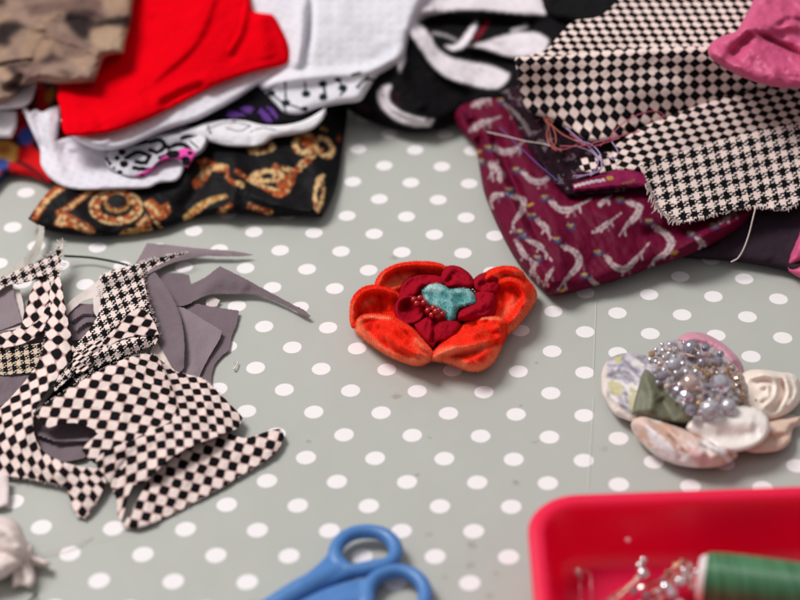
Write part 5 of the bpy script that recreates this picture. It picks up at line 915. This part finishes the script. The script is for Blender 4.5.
# ------------------------------------------------------------------ blue scissors
M_BLUE = plain('blue_plastic', lin(74, 126, 190), .04, .08, grain=.1, rough=.38, spec=.45)
_n = M_BLUE.node_tree; _b = _n.nodes['Principled BSDF']; _g = tex(_n, 'Noise', scale=130, Detail=5, Roughness=.7)
_src = _b.inputs['Base Color'].links[0].from_socket
_n.links.new(mix(_n, X(_n, _g.outputs[0]).smooth(.62, .74) * .45, _src, lin(60, 104, 96)), _b.inputs['Base Color'])
_n.links.new((X(_n, _g.outputs[0]) * .35 + .2).s, _b.inputs['Roughness'])
M_STEEL, _nt, _p = new_mat('blade_steel', rough=.28); _p.inputs['Base Color'].default_value = (.6, .6, .62, 1); _p.inputs['Metallic'].default_value = 1
def blob_mesh(parts):
    """one solid skin round several swept cords (voxel remesh)"""
    bm = bmesh.new()
    for pts, rads, sq, closed in parts:
        n = 14; rings = []
        for i, p in enumerate(pts):
            a = pts[i - 1] if i or closed else pts[i]; b = pts[(i + 1) % len(pts)] if closed or i < len(pts) - 1 else pts[i]
            t = (b - a).normalized(); s = t.cross(Vector((0, 0, 1))).normalized(); u = s.cross(t)
            r = rads[i] if hasattr(rads, '__len__') else rads
            rings.append([bm.verts.new(p + s * math.cos(q) * r + u * math.sin(q) * sq * (r if sq < 1.2 else 1) ) for q in [2 * math.pi * k / n for k in range(n)]])
        m = len(rings)
        for i in range(m if closed else m - 1):
            for k in range(n): bm.faces.new((rings[i][k], rings[(i + 1) % m][k], rings[(i + 1) % m][(k + 1) % n], rings[i][(k + 1) % n]))
        if not closed: bm.faces.new(rings[0]); bm.faces.new(rings[-1][::-1])
    bmesh.ops.recalc_face_normals(bm, faces=bm.faces)
    me = bpy.data.meshes.new('t'); bm.to_mesh(me); bm.free()
    o = bpy.data.objects.new('t', me); COL.objects.link(o)
    r = o.modifiers.new('r', 'REMESH'); r.mode = 'VOXEL'; r.voxel_size = .0005
    s = o.modifiers.new('s', 'SMOOTH'); s.iterations = 6; s.factor = .5
    dg = bpy.context.evaluated_depsgraph_get(); out = bpy.data.meshes.new_from_object(o.evaluated_get(dg))
    bpy.data.objects.remove(o); return out
sc_ = empty('scissors', at(330, 590, 0), 'scissors with bright blue plastic finger loops at the front edge', 'scissors')
def loop_px(pts, z): return [at(x, y, z) for x, y, _ in crom([(x, y, 0) for x, y in pts], 3)]
def shank(pts, rads):
    c = crom([(x, y, z) for x, y, z in pts], 4, False); P = [at(*p) for p in c]
    R_ = np.interp(np.linspace(0, 1, len(P)), np.linspace(0, 1, len(rads)), rads); return P, list(R_)
u1 = loop_px([(335, 553), (341, 541), (353, 533.5), (368, 531.5), (382, 534), (392, 541), (396, 551), (393, 560), (384, 566), (370, 569), (352, 571), (340, 566)], .55)
p1, r1 = shank([(348, 566, .55), (330, 574, .55), (308, 585, .55), (285, 598, .5), (262, 612, .45), (240, 626, .4)], [.0034, .0045, .0050, .0046, .0040, .0034])
p1d, r1d = shank([(344, 560, .55), (326, 572, .55), (304, 586, .55), (262, 611, .45)], [.003, .0042, .0046, .004])
p1b, r1b = shank([(338, 552, .55), (322, 570, .55), (296, 590, .5), (262, 610, .45)], [.0028, .0032, .0034, .003])
p1c, r1c = shank([(388, 563, .55), (364, 568, .55), (340, 575, .5), (310, 588, .5)], [.0026, .003, .0034, .0034])
for (nm, parts) in (('handle', [(u1, .0031, .95, True), (p1, r1, .75, False), (p1d, r1d, .7, False), (p1b, r1b, .8, False), (p1c, r1c, .8, False)]),):
    me = blob_mesh(parts); h1 = link_mesh(nm, me, M_BLUE, sc_)
u2 = loop_px([(368, 590), (374, 580), (385, 573.5), (398, 571), (411, 574), (421, 582), (425.5, 594), (423, 608), (414, 620), (398, 626), (380, 624), (368, 612)], .5)
p2, r2 = shank([(374, 600, .5), (350, 603, .45), (325, 612, .4), (295, 626, .35), (260, 642, .35)], [.0034, .0046, .0050, .0046, .004])
p2d, r2d = shank([(372, 592, .5), (350, 597, .45), (325, 606, .4), (270, 632, .35)], [.003, .0042, .0048, .004])
p2b, r2b = shank([(372, 583, .5), (352, 588, .45), (326, 597, .4), (300, 610, .35), (270, 626, .35)], [.0028, .0034, .0036, .0036, .003])
me = blob_mesh([(u2, .0031, .95, True), (p2, r2, .75, False), (p2d, r2d, .7, False), (p2b, r2b, .8, False)]); link_mesh('handle', me, M_BLUE, sc_)
def blade(a, b, w, z):
    A, B = at(*a, z), at(*b, z); t = (B - A); L = t.length; t.normalize(); s = Vector((-t.y, t.x, 0)); bm = bmesh.new(); V = []
    for (f, k0, k1) in ((0, -.5, .5), (.3, -.55, .5), (.7, -.45, .3), (.95, -.2, .05), (1, -.05, 0)):
        V.append([bm.verts.new(A + t * L * f + s * w * k + Vector((0, 0, h))) for k, h in ((k0, 0), (k1, 0), (k1, .0012), (k0, .0004))])
    for i in range(len(V) - 1):
        for k in range(4): bm.faces.new((V[i][k], V[i + 1][k], V[i + 1][(k + 1) % 4], V[i][(k + 1) % 4]))
    bm.faces.new(V[0]); bm.faces.new(V[-1][::-1]); bmesh.ops.recalc_face_normals(bm, faces=bm.faces)
    me = bpy.data.meshes.new('blade'); bm.to_mesh(me); bm.free(); return link_mesh('blade', me, M_STEEL, sc_, smooth=False)
blade((262, 610), (60, 700), .013, .3); blade((290, 628), (70, 716), .013, .12)

# ------------------------------------------------------------------ red tray and what lies in it
def red_plastic():
    m, nt, p = new_mat('red_plastic', rough=.36, spec=.45)
    nt.links.new(tone(nt, lin(255, 0, 70), .03, 20), p.inputs['Base Color'])
    p.inputs['Subsurface Weight'].default_value = .85; p.inputs['Subsurface Radius'].default_value = (1, .1, .18); p.inputs['Subsurface Scale'].default_value = .014
    weave_bump(nt, p, scale=900, strength=.12, wr=.06, wr_scale=40); return m
ZR = 3.2
C0 = at(525, 494.5, ZR); ex = (at(800, 484.5, ZR) - C0); ex.z = 0; ex.normalize(); ey = Vector((-ex.y, ex.x, 0))
TW, TH, RC = .20, .145, .0205
def rrect(d, z, n=10):
    out = []; w, h, r = TW - 2 * d, TH - 2 * d, max(.002, RC - d * .75)
    for cx, cy, a0 in ((d + r, -d - r, 90), (d + r, -TH + d + r, 180), (TW - d - r, -TH + d + r, 270), (TW - d - r, -d - r, 0)):
        for k in range(n + 1):
            a = math.radians(a0 + 90 * k / n); out.append(Vector((C0.x, C0.y, 0)) + ex * (cx + r * math.cos(a)) + ey * (cy + r * math.sin(a)) + Vector((0, 0, z * .01)))
    return out
tr = empty('tray', rrect(.07, 0)[0] * 0 + Vector((C0.x, C0.y, 0)) + ex * TW / 2 - ey * TH / 2, 'red plastic tray holding thread and beads', 'tray')
rings = [(.013, .15), (.010, .5), (.0035, 2.6), (.0008, 2.72), (0, 2.85), (0, 3.05), (.0006, 3.14), (.0018, 3.2), (.0045, 3.22), (.0058, 3.18), (.0068, 3.05), (.0074, 2.8), (.0082, 2.2), (.0100, .95), (.0112, .62), (.0135, .46), (.017, .42), (.05, .42)]
bm = bmesh.new(); RV = [[bm.verts.new(p - tr.location) for p in rrect(d, z)] for d, z in rings]
for a, b in zip(RV, RV[1:]):
    for i in range(len(a)): bm.faces.new((a[i], a[(i + 1) % len(a)], b[(i + 1) % len(a)], b[i]))
bm.faces.new(RV[0]); bm.faces.new(RV[-1]); bmesh.ops.recalc_face_normals(bm, faces=bm.faces)
me = bpy.data.meshes.new('tray_shell'); bm.to_mesh(me); bm.free(); t_ = link_mesh('tray_shell', me, red_plastic()); t_.parent = tr
# thread spool
M_GREEN, nt_, p_ = new_mat('green_thread', rough=.38, spec=.6, sheen=.5, sheen_tint=lin(180, 230, 190))
tcg = nt_.nodes.new('ShaderNodeTexCoord'); mpg = nt_.nodes.new('ShaderNodeMapping'); _ax = at(842, 597, 1.62) - at(706, 579, 1.6)
mpg.inputs['Rotation'].default_value = (0, 0, -math.atan2(_ax.y, _ax.x)); mpg.inputs['Scale'].default_value = (1, .04, .04)
nsg = nt_.nodes.new('ShaderNodeTexNoise'); nsg.inputs['Scale'].default_value = 1100; nsg.inputs['Detail'].default_value = 3
nt_.links.new(tcg.outputs['Object'], mpg.inputs['Vector']); nt_.links.new(mpg.outputs[0], nsg.inputs['Vector'])
nt_.links.new(mix(nt_, X(nt_, nsg.outputs[0]).smooth(.3, .7), lin(40, 92, 56), lin(80, 142, 98)), p_.inputs['Base Color'])
M_SPOOLC = plain('white_spool_plastic', lin(226, 214, 214), .04, .1, rough=.4)
def lathe(name, prof, A, B, mat, parent, n=48):
    t = (B - A).normalized(); s = t.cross(Vector((0, 0, 1))).normalized(); u = s.cross(t); bm = bmesh.new(); R_ = []
    for (x, r) in prof: R_.append([bm.verts.new(A + t * x + (s * math.cos(q) + u * math.sin(q)) * r) for q in [2 * math.pi * k / n for k in range(n)]])
    for a, b in zip(R_, R_[1:]):
        for i in range(n): bm.faces.new((a[i], a[(i + 1) % n], b[(i + 1) % n], b[i]))
    bm.faces.new(R_[0]); bm.faces.new(R_[-1]); bmesh.ops.recalc_face_normals(bm, faces=bm.faces)
    me = bpy.data.meshes.new(name); bm.to_mesh(me); bm.free(); o = link_mesh(name, me, mat, parent); return o
SA, SB = at(706, 579, 1.6), at(842, 597, 1.62)
spl = empty('thread_spool', Vector((SA.x, SA.y, .0042)), 'spool wound with green thread lying in the red tray', 'thread spool')
L = (SB - SA).length; RS = .0112
prof = [(-.0005, .004)] + [(i / 420 * L, RS * (1 - .07 * (2 * i / 420 - 1) ** 4) + .00022 * (.5 + .5 * math.cos(i * math.pi / 2)) + .00022 * noise.noise(Vector((i * .12, 3.1, 0)))) for i in range(421)] + [(L + .0005, .004)]
lathe('thread_winding', prof, SA, SB, M_GREEN, spl)
lathe('spool_rim', [(-.0032, .003), (-.0032, .0078), (-.0027, .0086), (-.0018, .0092), (-.0006, .0096), (.001, .0098), (.0012, .003)], SA, SB, M_SPOOLC, spl)
lathe('spool_rim', [(L - .001, .003), (L - .001, .0098), (L + .0026, .0090), (L + .004, .0074), (L + .004, .003)], SA, SB, M_SPOOLC, spl)
# beads and clasps in the tray
bs = empty('beaded_bracelet', at(655, 585, .42), 'tangle of clear and smoky beads on a chain beside the green spool', 'bracelet')
chain = [(640, 566, 1.1, 4.2, G5), (643.5, 560.5, 1.3, 3.8, G5), (643, 574, 1.2, 6, G5), (637, 580, 1.1, 3.4, G3), (632, 586, 1.0, 4.0, G3), (626, 591, .9, 3.4, G3), (620, 596, .8, 3.6, G3), (612, 601, .8, 3.4, G3), (634, 592, .9, 3.8, G2), (642, 588, .9, 4.2, G3), (646, 596, .9, 4.0, G2), (656, 592, 1.0, 3.6, G3),
         (663, 580, 1.0, 3.4, G2), (666, 588, 1.0, 6.4, G5), (672, 594, .9, 5.4, G4), (660, 598, .8, 4.0, G3), (668, 573, 1.2, 3.2, GD), (676, 566, 1.3, 3.4, GO), (682, 562, 1.4, 3.2, GD), (684, 571, 1.3, 4.0, G5), (690, 566, 1.4, 3.6, G3), (680, 582, 1.1, 6.2, G5), (688, 577, 1.2, 5.6, G5), (692, 586, 1.1, 3.8, G3), (696, 572, 1.2, 3.2, G5), (674, 577, 1.2, 3.4, G3), (652, 603, .8, 4.0, G2), (640, 604, .8, 4.0, G3), (680, 604, .8, 4.4, G4)]
for (x, y, z, r, m) in chain: bead(x, y, r, z, m, 'glass_bead', m in (G1, G2, G3), parent=bs)
join_tubes('wire', [curve_px(c, 2) for c in ([(640, 566, 1.2), (643, 574, 1.3), (637, 580, 1.2), (620, 596, .9), (606, 606, .7)], [(642, 588, 1), (663, 578, 1.1), (682, 562, 1.5), (692, 563, 1.5)], [(646, 596, .9), (672, 580, 1.2), (690, 572, 1.4)], [(664, 586, 1), (676, 574, 1.5), (688, 574, 1.5), (692, 586, 1.2)], [(600, 604, .7), (622, 590, .9), (640, 578, 1.2)])], .0004, GC_, bs)
pn = empty('earring_hook', at(584, 580, .42), 'small wire hook with a bead at the left side of the red tray', 'earring hook')
join_tubes('wire', [curve_px([(577, 571, .9), (584, 570.5, .8), (590, 574, .7), (591.5, 588, .5), (592, 606, .5)], 2), curve_px([(578, 573, .9), (580, 586, .55), (580, 604, .5)], 2)], .00032, glassy('pale_wire', lin(236, 150, 160), .3, 0, .7), pn)
bead(578, 572, 3.6, .95, G3, 'glass_bead', False, parent=pn); bead(580, 577, 2.4, .8, G2, 'glass_bead', False, parent=pn)
o = bead(628, 540, 2.2, 1.9, plain('pale_pink_highlight', lin(250, 190, 200), .02, 0, rough=.2), 'wall_highlight', False, parent=tr); o.parent = None; wall = o.location + tr.location
# small pale ball standing in for a highlight on the tray's back wall
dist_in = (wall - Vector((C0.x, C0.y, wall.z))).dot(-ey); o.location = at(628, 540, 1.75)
tagit(o, 'tiny pale ball added as a highlight on the back wall of the red tray', 'highlight')
# crumbs on the cloth
M_LINT = plain('lint', lin(228, 224, 214), .05, .2)
tagit(tube('lint', curve_px([(234, 370, .06), (236, 366, .12), (238, 362, .08)], 1), [.0004, .0007, .0004, .0003, .0003, .0003, .0003, .0003, .0003, .0003, .0003], M_LINT), 'speck of pale lint on the dotted cloth right of the mauve scraps', 'lint')

# ------------------------------------------------------------------ light: a broad soft window, behind and to the left
def area(name, loc, target, size, sizey, power, col):
    l = bpy.data.lights.new(name, 'AREA'); l.shape = 'RECTANGLE'; l.size = size; l.size_y = sizey; l.energy = power; l.color = col
    o = bpy.data.objects.new(name, l); COL.objects.link(o); o.location = loc
    o.rotation_euler = (Vector(target) - Vector(loc)).to_track_quat('-Z', 'Y').to_euler(); return o
area('window_light', (-1.15, .75, 2.05), (0, .05, 0), .95, .95, 55, (1, .985, .965))
w = bpy.data.worlds.new('World'); SC.world = w; w.use_nodes = True
nt = w.node_tree; bg = nt.nodes['Background']
# a pale room: brighter towards the window side and the ceiling, dim towards the far corner
tc = nt.nodes.new('ShaderNodeTexCoord'); sx = nt.nodes.new('ShaderNodeSeparateXYZ'); nt.links.new(tc.outputs['Generated'], sx.inputs[0])
gx, gy, gz = (X(nt, sx.outputs[i]) for i in range(3))
f = (gx * -.45 + gy * .45 + gz * .75).smooth(-.3, 1.0)
nt.links.new(mix(nt, f, (.47, .465, .465, 1), (.94, .93, .92, 1)), bg.inputs[0]); bg.inputs[1].default_value = .47
SC.view_settings.view_transform = 'Standard'; SC.view_settings.look = 'None'; SC.view_settings.exposure = 0; SC.view_settings.gamma = 1
SC.cycles.use_denoising = True
try: SC.cycles.denoiser = 'OPENIMAGEDENOISE'
except Exception: pass
